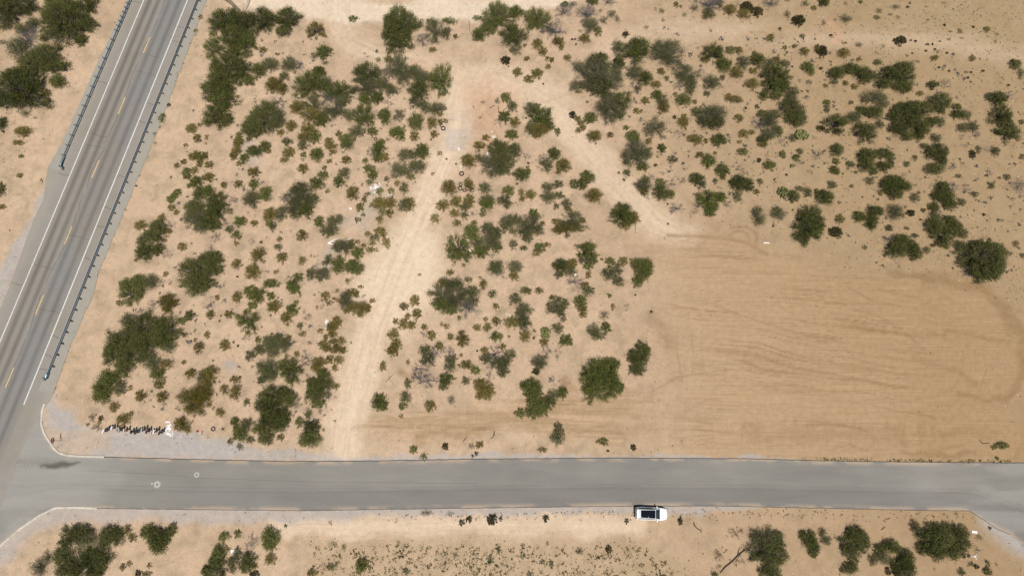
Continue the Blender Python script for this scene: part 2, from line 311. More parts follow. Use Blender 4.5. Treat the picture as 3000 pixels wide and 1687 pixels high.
# ---------------------------------------------------------------- roads (ruled strips with survey coordinates in their UV)
def strip(name, L, R, n, m, z, mat, attrs=None, jl=0.0, jr=0.0, crown=0.0):
    A = jit(L, n, jl, 3.1); B = jit(R, n, jr, 8.7); u = np.linspace(0, 1, m)
    P = A[:, None]*(1-u)[None, :, None]+B[:, None]*u[None, :, None]
    V = np.concatenate([P, (z+crown*np.sin(math.pi*u))[None, :, None].repeat(n, 0)], 2)
    sk = V.copy()[:, [0, -1]]; ctr = P.mean(1)[:, None, :]; sk[:, :, :2] += (sk[:, :, :2]-ctr)*0.0; 
    idx = np.arange(n*m).reshape(n, m); Q = np.stack([idx[:-1, :-1], idx[1:, :-1], idx[1:, 1:], idx[:-1, 1:]], -1).reshape(-1, 4)
    V = V.reshape(-1, 3); at = attrs(V[:, 0], V[:, 1]) if attrs else {}
    me = fastmesh(name, V, Q, [mat], attrs=at)
    me.polygons.foreach_set('use_smooth', np.ones(len(me.polygons), bool))
    if me.polygons[0].normal.z < 0: me.flip_normals()
    o = link(bpy.data.objects.new(name, me)); o['kind'] = 'structure'; return o
# painted line surveys
LN_L = S((470,-115), (422.4,0), (244.7,419.5), (85.6,800), (0,1007), (-60,1150))
LN_R = S((597,-110), (550.5,0), (378.7,422), (225,800), (71,1185))
hd = np.array(LN_L[3])-np.array(LN_L[1]); hd /= np.linalg.norm(hd); hn = np.array([-hd[1], hd[0]])     # along / across the highway
hc = np.array(LN_L[1]); hw_w = float(np.dot(np.array(LN_R[1])-hc, hn)); 
if hw_w < 0: hn = -hn; hw_w = -hw_w
def hw_u(x, y): return ((x-hc[0])*hn[0]+(y-hc[1])*hn[1])/hw_w           # 0 at the left line, 1 at the right line
def hw_v(x, y): return (x-hc[0])*hd[0]+(y-hc[1])*hd[1]
def hwp(u, v, z=0.0): return (hc[0]+hn[0]*u*hw_w+hd[0]*v, hc[1]+hn[1]*u*hw_w+hd[1]*v, z)
def hw_attr(x, y):
    u = hw_u(x, y); v = hw_v(x, y); w = np.zeros(x.shape)
    for k, s, a in ((0.14, 0.058, 1.0), (0.345, 0.052, 0.95), (0.60, 0.05, 0.8), (0.825, 0.05, 0.8)):
        w = np.maximum(w, a*np.exp(-((u-k+0.012*(fbm(v*0.05+k*9, v*0, 2)-0.5))/s)**2))
    lane = sstep(-0.02, 0.04, u)*(1-sstep(0.96, 1.02, u))
    return dict(wheel=w*(0.75+0.4*fbm(v*0.12, u*6)), lane=lane, dust=sstep(1.2, 1.5, u)+0.6*(1-sstep(-0.3, -0.1, u)), cool=sstep(0.45, 0.52, u)*lane)
ht = NT('highway_asphalt', 0.92, 0, 0.2)
a1 = ht.noise(0.5, 5, 0.6); a2 = ht.noise(9, 3, 0.7)
c = ht.mix((0.262, 0.240, 0.210), (0.255, 0.232, 0.200), ht.attr('lane'))
c = ht.mix(c, (0.215, 0.206, 0.196), ht.attr('cool'))
c = ht.mix(c, (0.24, 0.205, 0.158), ht.ramp(ht.noise(0.12, 3), 0.45, 0.7, 0, 0.5))
c = ht.mix(c, (0.118, 0.108, 0.098), ht.mul(ht.attr('wheel'), 0.85))
c = ht.mix(c, (0.34, 0.30, 0.245), ht.mul(ht.attr('dust'), 0.6))
c = ht.mix(c, ht.mix((0.82, 0.82, 0.82), (1.15, 1.15, 1.15), a1), 0.6, 'MULTIPLY'); c = ht.mix(c, ht.mix((0.65, 0.65, 0.65), (1.3, 1.3, 1.3), a2), 0.45, 'MULTIPLY')
ht.color(c); ht.bump(a2, 0.2, 0.02)
# highway grid laid out in its own lane coordinates so that the wheel paths resolve
highway = strip('highway', HW_L, HW_R, 420, 64, 0.075, ht.m, hw_attr, 0.12, 0.18)
STAIN = [TS(0,3,*p) for p in ((350,345),(400,300),(440,285),(540,292),(600,278),(700,292),(790,290),(855,303),(800,330),(740,345),(660,372),(560,378),(470,370),(440,352),(400,358))]
STAIN = [G2(*p) for p in STAIN]
def sr_attr(x, y):
    xx = x+(fbm(x*0.6, y*0.6)-0.5)*0.8; yy = y+(fbm(x*0.6+5, y*0.6)-0.5)*0.5
    s = (1-sstep(-0.5, 0.12, sdf_polygon(xx, yy, STAIN)))*(0.55+0.6*fbm(x*0.5, y*2.2))
    d, _ = dist_poly(xx, yy, S((30,1352), (100,1352), (170,1360))); s = np.maximum(s, 0.45*(1-sstep(0.2, 1.3, d))*fbm(x*0.5, y*3))
    e, p = dist_poly(x, y, SR_T); e2, p2 = dist_poly(x, y, SR_B)
    lw = np.clip((e2/(e+e2+1e-6)), 0, 1)             # 1 at the top edge
    edge = np.maximum(1-sstep(0.0, 0.9, e), 1-sstep(0.0, 0.8, e2))*sstep(0.38, 0.6, fbm(x*0.35, y*0.9))
    px0 = G2(420, 1400)[0]
    dust = (1-sstep(px0-14, px0+4, x))*(0.3+0.9*sstep(0.35, 0.6, fbm(x*0.12, y*0.35+2)))
    arc, _ = dist_poly(x, y, S((330,1395), (200,1400), (100,1440), (40,1500))); dust = np.maximum(dust, 0.9*(1-sstep(0.5, 3.2, arc))*(0.4+0.6*fbm(x*0.3, y*1.0)))
    px1 = G2(2560, 1400)[0]; dust = np.maximum(dust, 0.75*sstep(px1, px1+14, x)*sstep(0.35, 0.65, fbm(x*0.1, y*0.5)))
    seam = np.exp(-((lw-0.36)/0.012)**2)*0.35+np.exp(-((lw-0.44)/0.008)**2)*0.25
    low = 1-sstep(0.36, 0.44, lw)
    return dict(stain=np.clip(s, 0, 1), dust=np.clip(dust, 0, 1), edge=edge, seam=seam, low=low*sstep(-60, -20, x))
rt = NT('side_road_asphalt', 0.9, 0, 0.2)
a1 = rt.noise(0.35, 4, 0.6, stretch=(0.25, 1.6, 1)); a2 = rt.noise(9, 3, 0.7); a3 = rt.noise(0.07, 3)
c = rt.mix((0.232, 0.218, 0.194), (0.200, 0.189, 0.169), rt.ramp(a3, 0.35, 0.65))
c = rt.mix(c, (0.168, 0.160, 0.147), rt.mul(rt.attr('low'), 0.55))
c = rt.mix(c, (0.11, 0.105, 0.10), rt.attr('seam'))
c = rt.mix(c, (0.335, 0.320, 0.292), rt.mul(rt.attr('dust'), 0.5))
c = rt.mix(c, (0.44, 0.33, 0.235), rt.mul(rt.attr('edge'), 0.7))
c = rt.mix(c, (0.062, 0.056, 0.042), rt.mul(rt.attr('stain'), 0.85))
c = rt.mix(c, rt.mix((0.74, 0.74, 0.74), (1.22, 1.22, 1.22), a1), 0.8, 'MULTIPLY'); c = rt.mix(c, rt.mix((0.65, 0.65, 0.65), (1.3, 1.3, 1.3), a2), 0.45, 'MULTIPLY')
rt.color(c); rt.bump(a2, 0.2, 0.02)
side_road = strip('side_road', SR_T, SR_B, 760, 44, 0.045, rt.m, sr_attr, 0.10, 0.10)

# broken dark rim where the asphalt mat ends, painted lines, cracks: thin sheets on the road they belong to
def ribbon(name, pts, w, z, mat, parent, n=None, jitter=0.0, seed=1.0):
    P = jit(pts, n or max(2, len(pts)), jitter, seed) if (n or jitter) else np.array(pts, float)
    T = np.gradient(P, axis=0); N = np.stack([-T[:, 1], T[:, 0]], 1); N /= np.linalg.norm(N, axis=1)[:, None]+1e-9
    ww = np.full(len(P), w) if np.isscalar(w) else np.interp(np.linspace(0, 1, len(P)), np.linspace(0, 1, len(w)), w)
    A = P-N*ww[:, None]/2; B = P+N*ww[:, None]/2; k = len(P)
    vs = [(x, y, z) for x, y in A]+[(x, y, z) for x, y in B]; fs = [(i, i+1, k+i+1, k+i) for i in range(k-1)]
    o = mesh(name, vs, fs, mat, parent); return o
lt = NT('road_paint_white', 0.7); lt.color(lt.mix((0.60, 0.585, 0.55), (0.40, 0.385, 0.35), lt.ramp(lt.noise(2.2, 5, 0.7), 0.48, 0.75))); WHITE_PAINT = lt.m
lt = NT('road_paint_yellow', 0.7); lt.color(lt.mix((0.60, 0.40, 0.17), (0.44, 0.32, 0.18), lt.ramp(lt.noise(3, 5, 0.7), 0.5, 0.75))); YELLOW_PAINT = lt.m
CRACK = simple('crack_tar', (0.062, 0.058, 0.054), 0.9)
vs_ = [hw_v(*G2(x, y)) for x, y in ((439.8,110.7), (367,286.9), (291.8,469), (211.8,663.7), (128.5,865), (42.5,1077))]
v0 = np.polyfit(range(6), vs_, 1); 
ribbon('edge_line', [hwp(0, v)[:2] for v in np.linspace(-16, hw_v(*LN_L[5]), 60)], 0.17, 0.083, WHITE_PAINT, highway)
ribbon('edge_line', [hwp(1, v)[:2] for v in np.linspace(-16, hw_v(*LN_R[4]), 60)], 0.19, 0.083, WHITE_PAINT, highway)
for k in range(-1, 7):
    a = v0[1]+v0[0]*k; u = np.mean([hw_u(*G2(x, y)) for x, y in ((439.8,110.7), (291.8,469), (128.5,865))])
    ribbon('centre_dash', [hwp(u, a)[:2], hwp(u, a+3.3)[:2]], 0.17, 0.083, YELLOW_PAINT, highway)
rr = random.Random(4)
v = -14.0
while v < 72:
    u0 = 0.47; ribbon('crack', [hwp(u0+0.03*math.sin(v*0.3+i*0.8), v+i*1.6)[:2] for i in range(6)], [0.05, 0.07, 0.045, 0.08, 0.05, 0.04], 0.081, CRACK, highway, 22, 0.22, v)
    v += 8.6
for k in range(26):
    v = -12+k*3.2+rr.uniform(-0.8, 0.8); u0, u1 = rr.choice(((-0.28, -0.02), (1.02, 1.22), (1.02, 1.22), (0.5, 0.95), (0.05, 0.45)))
    ribbon('crack', [hwp(u0+(u1-u0)*i/4, v+rr.uniform(-0.12, 0.12))[:2] for i in range(5)], 0.045 if 0 < u0 < 0.9 else 0.065, 0.081, CRACK, highway, 16, 0.12, k+1.3)
ribbon('edge_rim', SR_T[10:], 0.10, 0.051, CRACK, side_road, 900, 0.07, 5.5)
ribbon('edge_rim', SR_B[8:21], 0.08, 0.051, CRACK, side_road, 900, 0.06, 2.5)
ribbon('seam', S((255,1378), (420,1386), (600,1400), (900,1410), (1400,1416)), 0.022, 0.051, CRACK, side_road, 90, 0.06, 4.0)
# concrete strips under the guardrails
ct = NT('concrete_strip', 0.9); k1 = ct.noise(0.8, 5, 0.6); ct.color(ct.mix((0.325, 0.302, 0.255), (0.265, 0.248, 0.212), k1)); CONC = ct.m
def offs(pts, d):
    P = np.array(pts); T = np.gradient(P, axis=0); N = np.stack([-T[:, 1], T[:, 0]], 1); N /= np.linalg.norm(N, axis=1)[:, None]; return [tuple(p) for p in P+N*d]
RAIL_R = S((660,-205), (577,0), (409,422), (242,844), (150,1095))
RAIL_L = S((470,-205), (381.6,0), (204,416), (181,470))
strip('guardrail_apron', [hwp(hw_u(*G2(577,0))-0.02, v)[:2] for v in np.linspace(-18, hw_v(*G2(150,1095))+3, 30)], HW_R[:8], 200, 4, 0.086, CONC, None, 0.05, 0.18)
strip('guardrail_apron', HW_L[:5], [hwp(hw_u(*G2(381,0))+0.04, v)[:2] for v in np.linspace(-18, hw_v(*G2(150,492)), 30)], 160, 4, 0.086, CONC, None, 0.18, 0.05)

# concrete kerbs round the two corners of the junction
kt = NT('kerb_concrete', 0.85); kt.color(kt.mix((0.56, 0.52, 0.44), (0.34, 0.31, 0.255), kt.ramp(kt.noise(1.1, 5, 0.7), 0.42, 0.7))); KERB = kt.m
def kerb(pts, label):
    P = resample(pts, 46); T = np.gradient(P, axis=0); N = np.stack([-T[:, 1], T[:, 0]], 1); N /= np.linalg.norm(N, axis=1)[:, None]
    prof = ((-0.17, 0.0), (-0.16, 0.13), (-0.13, 0.15), (0.13, 0.15), (0.16, 0.13), (0.17, 0.0)); vs = []; fs = []
    for i in range(len(P)):
        for d, z in prof: vs.append((P[i, 0]+N[i, 0]*d, P[i, 1]+N[i, 1]*d, z))
    m = len(prof)
    for i in range(len(P)-1):
        for j in range(m-1): fs.append((i*m+j, (i+1)*m+j, (i+1)*m+j+1, i*m+j+1))
    fs += [tuple(range(m-1, -1, -1)), tuple((len(P)-1)*m+j for j in range(m))]
    o = mesh('kerb', vs, fs, KERB); tag(o, label, 'kerb'); return o
kerb(SR_T[1:11], 'pale concrete kerb curving round the junction corner beside the stop sign')
kerb(SR_B[1:9], 'pale concrete kerb running down the lower left junction corner')
# ================================================================ VEGETATION
# surveyed crowns per photo tile: x y rx ry kind   (tile pixels; m dark mesquite, g green mesquite, s thin grey-green acacia, c creosote,
# d dark compact creosote, y bare grey thorn shrub, l pale green weed, b bright green weed, t teal weed, n dead brown brush, p prickly pear)
PLANTS = {
(0,0): """60 110 170 150 m;290 60 95 75 m;640 220 230 220 m;870 60 110 100 m;870 240 80 80 g;820 410 60 60 g;580 30 120 60 g;280 410 90 90 y;340 320 60 60 y;190 500 95 100 s;340 240 70 50 s;230 300 80 50 s;
480 570 140 120 m;340 650 130 120 m;600 690 110 60 g;590 830 85 65 g;190 900 240 230 m;20 1250 45 70 m;470 950 45 45 c;470 1030 45 40 c;240 1330 85 50 c;355 1190 20 18 l;190 1440 60 24 c;30 430 50 30 l;260 1140 60 40 l;
1630 1190 35 55 b;1700 1060 20 20 d;2020 175 22 22 c;1970 315 20 20 c;1930 1300 55 50 c;2010 1260 25 25 c;1990 1400 40 45 c;1915 440 10 10 l;1850 640 12 10 l;1560 1350 22 22 l;1560 1440 18 16 l;1610 1280 16 14 l""",
(1,0): """210 220 140 120 m;370 240 120 110 m;85 340 35 40 g;300 390 150 120 m;90 500 90 90 g;430 450 90 90 m;300 540 110 60 g;230 660 150 100 m;380 720 80 110 m;150 800 120 110 m;90 910 110 100 m;230 900 70 90 m;180 1040 130 110 g;110 1180 120 110 m;230 1210 60 60 g;
580 220 130 110 m;740 210 40 40 s;840 200 105 110 m;800 320 70 60 m;820 110 45 30 g;1125 315 90 75 c;1495 190 48 30 g;1960 270 175 190 m;1960 430 120 90 m;1200 530 75 70 g;1100 570 45 45 l;1210 635 40 30 l;590 505 40 28 c;730 548 30 12 c;
660 660 90 70 s;540 720 70 80 g;440 820 60 55 g;850 660 75 80 s;930 680 70 60 y;800 780 50 50 s;700 860 80 80 c;780 900 60 60 c;1060 850 150 130 g;1150 730 60 60 m;1200 850 70 80 s;1350 920 120 90 m;1230 980 80 70 y;1320 1090 130 110 s;1400 1000 60 70 s;
1640 740 130 90 m;1620 880 130 100 s;1800 760 60 60 y;1800 850 60 80 s;1880 920 60 60 s;1620 1000 70 70 g;1740 990 60 60 g;1840 1050 45 40 y;1610 650 30 35 y;1850 600 40 40 c;1940 680 90 110 s;2010 760 70 110 s;1745 605 28 32 l;
580 1220 140 150 m;480 1300 110 90 m;620 1110 110 70 m;730 1040 60 60 y;740 1190 70 90 s;800 1040 40 35 y;940 1090 75 75 c;1090 1060 80 90 s;1080 1170 100 80 c;1180 1210 70 70 g;870 1275 55 60 c;1040 1300 75 50 c;1010 1390 70 60 c;1110 1380 50 75 g;765 1340 38 32 c;
1590 1180 115 100 g;1810 1170 65 75 g;1730 1130 30 40 y;1950 1170 50 55 s;1530 1330 80 60 s;1430 1410 80 60 g;1690 1330 50 45 g;1940 1340 85 60 g;1780 1430 40 30 g;1990 1400 30 25 g;830 1430 50 40 s;1250 1430 50 40 c;345 1380 30 50 c;345 1430 60 40 c;450 1405 30 25 c;20 1380 20 25 c;1350 1350 30 35 c;335 975 22 18 c;1610 540 16 14 l""",
(2,0): """250 310 75 115 s;370 340 50 60 s;135 410 65 60 y;400 215 75 40 b;210 205 30 20 b;110 225 40 40 l;465 375 25 30 c;235 505 38 28 c;890 170 145 140 g;1070 130 70 60 g;800 290 60 70 m;700 355 60 75 g;690 180 65 25 b;1150 140 50 30 b;
1045 360 115 110 m;940 455 35 35 y;1060 500 50 55 s;1160 460 20 20 c;1290 200 125 105 g;1450 300 100 75 y;1490 220 35 35 y;1550 120 85 65 y;1560 45 40 30 g;1640 40 60 30 l;1790 140 100 75 y;1840 20 60 40 g;1990 20 80 50 y;1820 260 75 70 s;1895 325 35 50 g;1950 205 52 45 l;2030 145 50 45 l;1715 320 20 22 l;1920 110 18 25 l;
1760 395 55 45 c;1635 400 13 13 d;1665 398 12 12 d;1675 450 10 10 d;1287 445 52 52 c;1340 525 45 45 c;1497 430 58 50 c;1525 490 22 30 c;1385 595 25 25 c;1430 608 25 30 c;1395 675 28 30 c;1178 596 32 25 c;968 615 50 48 d;1590 588 40 33 c;1085 730 45 48 c;1283 745 60 50 c;1200 800 48 42 c;1345 847 9 9 d;
310 800 115 130 g;325 950 20 25 c;60 740 80 80 s;130 800 80 80 s;90 920 90 100 m;60 1030 60 60 s;150 1080 50 55 s;270 1100 100 55 s;310 1150 30 30 c;65 1230 75 85 g;50 1380 45 50 c;225 1240 50 60 c;310 1235 28 38 c;362 1222 25 27 c;250 1355 42 40 c;215 1408 10 10 d;
885 1020 30 35 l;970 985 50 50 g;1035 1075 50 50 s;955 1180 55 60 g;1060 1235 48 55 c;895 1235 45 45 y;740 1035 25 20 l;645 1078 12 14 l;710 1185 25 15 l;1225 1100 70 65 s;1285 1075 35 35 g;1310 1190 110 90 g;1220 1300 55 60 s;1310 1310 100 70 c;1390 1260 60 70 g;1490 1325 30 38 g;1280 1370 50 30 c;
1880 770 210 190 s;1940 900 120 90 m;1910 620 100 70 m;1700 930 30 20 c;1640 1160 38 38 d;1690 1200 35 30 c;1725 1240 40 30 c;1820 1195 65 58 g;1700 1315 35 28 c;1745 1290 35 30 c;1860 1380 75 60 c;2020 1360 32 32 c;1790 1030 18 14 c;1990 1090 100 130 s;1030 1360 60 50 g;770 1390 40 30 c""",
(3,0): """960 40 120 70 y;945 145 60 60 s;1060 40 30 50 c;805 85 47 42 l;480 112 30 33 l;415 92 15 20 l;620 50 25 30 c;668 70 15 18 c;705 152 25 25 l;490 208 18 22 l;30 195 32 35 l;0 130 18 25 l;325 275 30 22 l;1160 110 60 55 c;1235 40 35 30 y;1330 75 62 55 d;1300 150 65 50 c;1435 125 55 55 d;1570 30 80 60 y;1850 215 62 58 d;2005 85 28 25 c;1920 40 40 40 l;1740 150 35 40 l;1740 10 30 15 l;
1665 295 15 18 d;1570 385 40 38 c;1890 365 30 18 c;1715 480 24 24 c;1810 470 22 22 c;1910 525 42 45 c;115 350 33 33 d;220 520 120 130 g;520 540 155 125 s;45 480 60 70 s;50 585 40 40 s;40 650 60 60 m;20 740 50 90 s;990 545 105 75 m;905 600 40 35 c;1105 660 75 65 g;1165 510 48 38 g;1245 515 45 40 c;1410 545 28 28 c;1300 630 65 65 s;1440 615 70 65 m;1560 640 50 50 s;1630 600 35 30 c;1225 740 60 65 c;1395 720 40 38 c;1085 785 28 32 c;
1700 650 60 40 s;1660 680 45 28 p;1570 760 90 80 m;1690 780 70 110 m;1590 860 80 90 m;1680 880 70 70 m;1620 960 60 50 m;1505 970 50 45 g;1940 680 55 55 g;1980 730 32 38 g;2040 500 25 50 c;1965 830 30 28 l;1790 672 12 10 d;1735 620 30 20 y;1385 855 65 58 c;470 725 40 35 c;525 795 28 25 s;210 740 80 80 s;315 790 70 70 g;205 880 65 50 y;240 895 30 30 c;415 855 55 35 c;
730 760 100 90 s;700 690 60 45 y;860 730 45 35 y;640 860 60 50 y;770 850 60 60 s;755 920 40 40 s;975 835 75 75 s;430 960 55 50 g;485 1020 55 60 s;495 1095 60 55 c;615 955 25 25 c;695 1010 75 60 g;805 1028 25 28 c;310 1022 42 38 c;185 1030 40 35 y;220 1120 32 32 c;270 1118 20 15 s;70 1050 85 110 m;40 1160 60 50 s;1150 990 40 45 c;1230 1010 55 40 c;1085 880 35 22 y;930 950 30 30 s;
820 1130 45 50 s;980 1180 130 110 s;900 1230 60 60 s;1020 1240 85 65 m;605 1180 20 22 d;695 1235 55 60 c;700 1170 30 25 c;275 1222 40 35 y;420 1285 105 75 s;560 1320 35 30 y;655 1350 50 35 y;120 1290 30 25 g;185 1375 65 62 g;345 1425 35 30 c;1250 1195 45 40 c;1300 1350 50 45 c;1380 1335 32 30 c;1258 1430 25 20 c;1320 1090 15 13 d;1435 1075 25 22 s;1485 1150 50 35 m;1600 1160 70 50 s;1460 1240 70 70 y;1550 1230 80 70 s;1640 1320 50 50 m;1540 1360 80 60 s;1490 1410 60 40 m;1690 1430 40 30 y;
1770 1010 60 60 s;1790 930 60 55 s;1780 1110 110 90 m;1800 1210 80 70 m;1870 1200 60 70 s;2050 1290 25 30 c;1890 1355 75 60 p;1800 1390 40 40 s;2000 1385 30 20 y;800 1410 65 50 c;1050 1410 75 60 g;920 1420 25 30 c;1155 1388 18 12 y;860 1420 25 30 c""",
(4,0): """45 30 50 45 m;270 195 60 52 l;45 235 28 25 l;160 205 20 20 l;605 115 35 28 l;580 178 35 25 b;715 150 32 16 l;770 75 50 22 l;795 172 25 18 l;420 20 25 25 b;265 35 25 15 l;812 415 58 48 d;118 362 16 20 d;888 75 17 13 d;910 37 10 9 d;1258 256 14 14 d;1550 273 15 13 d;1415 318 22 22 c;1320 318 22 12 l;1685 300 30 30 c;1790 345 25 18 l;1775 420 15 25 l;920 410 11 10 d;970 417 17 12 d;1090 450 20 11 d;1140 450 10 10 d;1213 420 11 9 d;1165 498 13 11 d;1073 515 14 12 d;935 540 10 9 d;1285 535 14 12 d;1160 590 38 28 c;1535 595 32 27 c;1205 680 15 11 d;1305 717 13 11 d;1650 715 16 11 d;1527 730 14 11 d;1495 782 14 12 d;1475 728 25 16 l;1905 858 16 10 d;990 622 25 20 l;1440 388 24 14 l;1305 397 24 14 l;1090 205 18 15 l;
30 520 48 58 d;245 540 55 52 c;400 455 40 28 l;645 470 16 26 l;395 605 25 22 c;590 632 42 32 s;170 745 75 65 m;320 700 90 55 m;440 760 80 80 m;530 770 60 50 s;150 830 40 25 s;265 840 30 28 c;65 865 26 22 c;352 877 33 30 c;15 693 18 20 d;490 820 30 30 y;850 690 100 60 m;700 760 90 80 m;850 790 100 90 m;640 855 80 50 m;820 870 90 60 m;880 890 45 45 m;840 940 30 30 y;1145 860 55 40 m;1275 845 45 52 y;1012 945 38 25 c;1205 1035 98 90 m;1215 1115 50 30 m;1385 990 20 20 y;1970 650 55 48 m;2030 740 40 60 l;
530 990 120 60 s;640 1040 45 70 s;420 1120 50 50 m;540 1140 90 60 m;350 1190 70 60 s;75 1040 35 35 g;75 1105 28 35 s;320 1035 25 22 s;150 1250 105 80 m;190 1330 35 30 m;260 1220 30 40 s;20 1295 35 30 d;460 1340 100 95 m;610 1255 40 38 s;900 1150 120 110 m;1000 1120 110 80 m;770 1170 80 70 m;790 1300 85 70 m;960 1250 110 110 m;1050 1310 60 60 m;880 1380 50 50 m;1000 1370 50 40 m;920 1040 50 30 y;830 1080 80 40 m;1120 1230 45 50 m;1205 1230 50 55 s;1175 1390 50 48 s;
1380 1085 42 38 m;1385 1160 55 45 m;1470 1160 55 45 s;1495 1205 25 18 l;1440 1290 55 45 s;1540 1280 55 50 s;1555 1360 50 45 y;1440 1380 30 20 y;1800 1000 75 75 m;1700 980 30 45 s;1910 940 35 35 y;1820 1160 90 100 m;1900 1340 100 90 m;1910 1240 40 35 m;1720 1320 20 20 y;2035 1230 25 25 s""",
(0,1): """215 125 27 17 g;205 320 30 28 c;10 460 35 70 m;25 635 32 30 c;1780 220 30 28 c;1848 185 32 28 c;1960 130 65 45 c;2025 130 45 50 g;1880 290 40 50 g;1960 270 40 35 c;1890 340 45 22 c;1980 380 60 50 g;1920 420 40 30 g;1790 490 40 35 g;1720 560 40 40 g;1755 530 35 35 g;1725 640 38 30 c;1780 690 30 25 c;2010 200 35 40 c;2010 500 60 70 m;1970 640 100 70 m;1990 740 110 90 s;2050 830 100 60 s;
1420 825 60 48 c;1630 750 40 40 c;1590 850 80 80 m;1570 950 100 90 m;1440 980 60 70 s;1460 1090 90 80 m;1590 1070 55 60 m;1720 830 55 50 y;1700 880 35 30 c;1680 1110 50 45 y;1835 1035 45 38 c;1670 1312 28 28 c;1990 1300 180 170 m;2000 1420 140 80 m;1270 1420 70 60 g;1400 1390 90 70 g;1530 1390 75 75 s;1690 1390 40 30 y;1370 1170 20 20 c;1780 1225 22 28 y;1370 422 12 10 d;1265 665 13 10 l;1870 15 25 18 c;1720 335 14 14 c""",
(1,1): """335 10 45 30 c;325 75 50 45 c;295 125 40 45 c;400 150 50 45 g;345 200 30 25 c;500 80 80 55 g;610 30 55 55 g;650 80 22 25 c;15 125 25 40 c;45 215 45 38 c;40 340 60 45 c;495 290 60 52 c;195 415 30 38 c;342 408 42 38 c;495 410 50 48 g;470 560 80 75 s;610 510 65 75 g;355 785 60 50 g;410 770 20 30 c;500 800 38 33 c;40 480 60 60 g;130 590 100 80 m;130 690 90 90 m;60 760 90 90 m;100 820 60 50 m;290 580 50 45 y;60 1180 100 110 m;130 1150 50 60 m;
850 95 60 55 c;800 165 45 25 c;990 25 50 45 s;993 112 28 32 g;1130 110 65 65 g;990 250 52 48 c;1255 175 30 25 c;1270 30 60 35 c;1290 85 40 25 c;1430 20 60 50 s;1425 165 50 42 c;1205 245 25 25 s;1190 320 55 42 g;1130 400 75 60 g;1405 295 60 52 s;1350 380 55 55 g;1235 478 27 25 c;960 450 90 60 s;960 530 130 90 s;830 560 50 60 y;1080 560 70 60 s;900 640 90 80 s;1020 660 75 80 m;910 720 50 40 s;
665 715 70 68 c;770 710 50 75 s;650 800 35 35 g;690 830 32 50 s;1155 785 50 55 g;1310 760 75 60 s;1260 870 80 75 s;980 925 52 58 c;755 960 28 30 c;740 1040 45 28 s;567 990 17 15 d;475 980 30 30 y;545 1120 72 70 c;780 1145 55 52 c;985 1175 40 42 c;325 1210 52 45 c;490 1290 75 78 c;715 1287 27 22 c;330 1335 12 12 d;670 1410 80 42 g;485 1435 30 18 c;
1750 60 65 80 g;1680 80 40 50 y;1740 150 50 40 g;1820 135 40 45 c;1615 170 30 28 s;1655 250 60 40 g;1690 315 50 45 g;1660 385 40 30 s;2010 110 60 60 s;1960 265 80 80 s;2045 300 35 45 s;1830 355 30 28 s;1935 400 30 30 c;2005 445 45 55 s;1875 475 38 28 g;1760 480 35 40 g;1640 505 30 22 s;1490 500 60 70 c;1605 560 28 35 c;1750 580 55 40 c;1860 600 70 60 c;1740 620 80 40 c;2010 620 60 70 s;1565 640 40 50 c;1595 715 22 22 g;1550 765 30 25 c;1760 765 40 40 c;1860 700 42 45 c;1790 690 50 35 s;
1760 880 60 40 c;1640 905 35 30 c;1710 945 50 40 s;1800 920 30 50 c;1685 1000 40 30 c;1830 1000 45 50 c;1670 1068 45 30 c;1735 1065 15 22 c;1600 1030 30 30 c;1540 985 28 25 c;1390 1040 110 65 s;1470 1010 50 45 c;1540 1100 62 65 g;1250 1160 40 45 s;1220 1200 45 25 s;1350 1220 75 85 g;1500 1240 85 70 g;1560 1260 40 50 s;1110 1230 35 45 y;1070 1310 50 60 s;1190 1320 75 70 s;880 1420 60 50 g;940 1340 55 40 g;960 1390 50 40 y;850 1340 35 25 y;1440 1378 30 28 c;1570 1440 30 18 c;320 920 45 45 g;320 1000 28 22 c;200 810 40 35 y;250 860 40 40 s;110 950 50 50 y""",
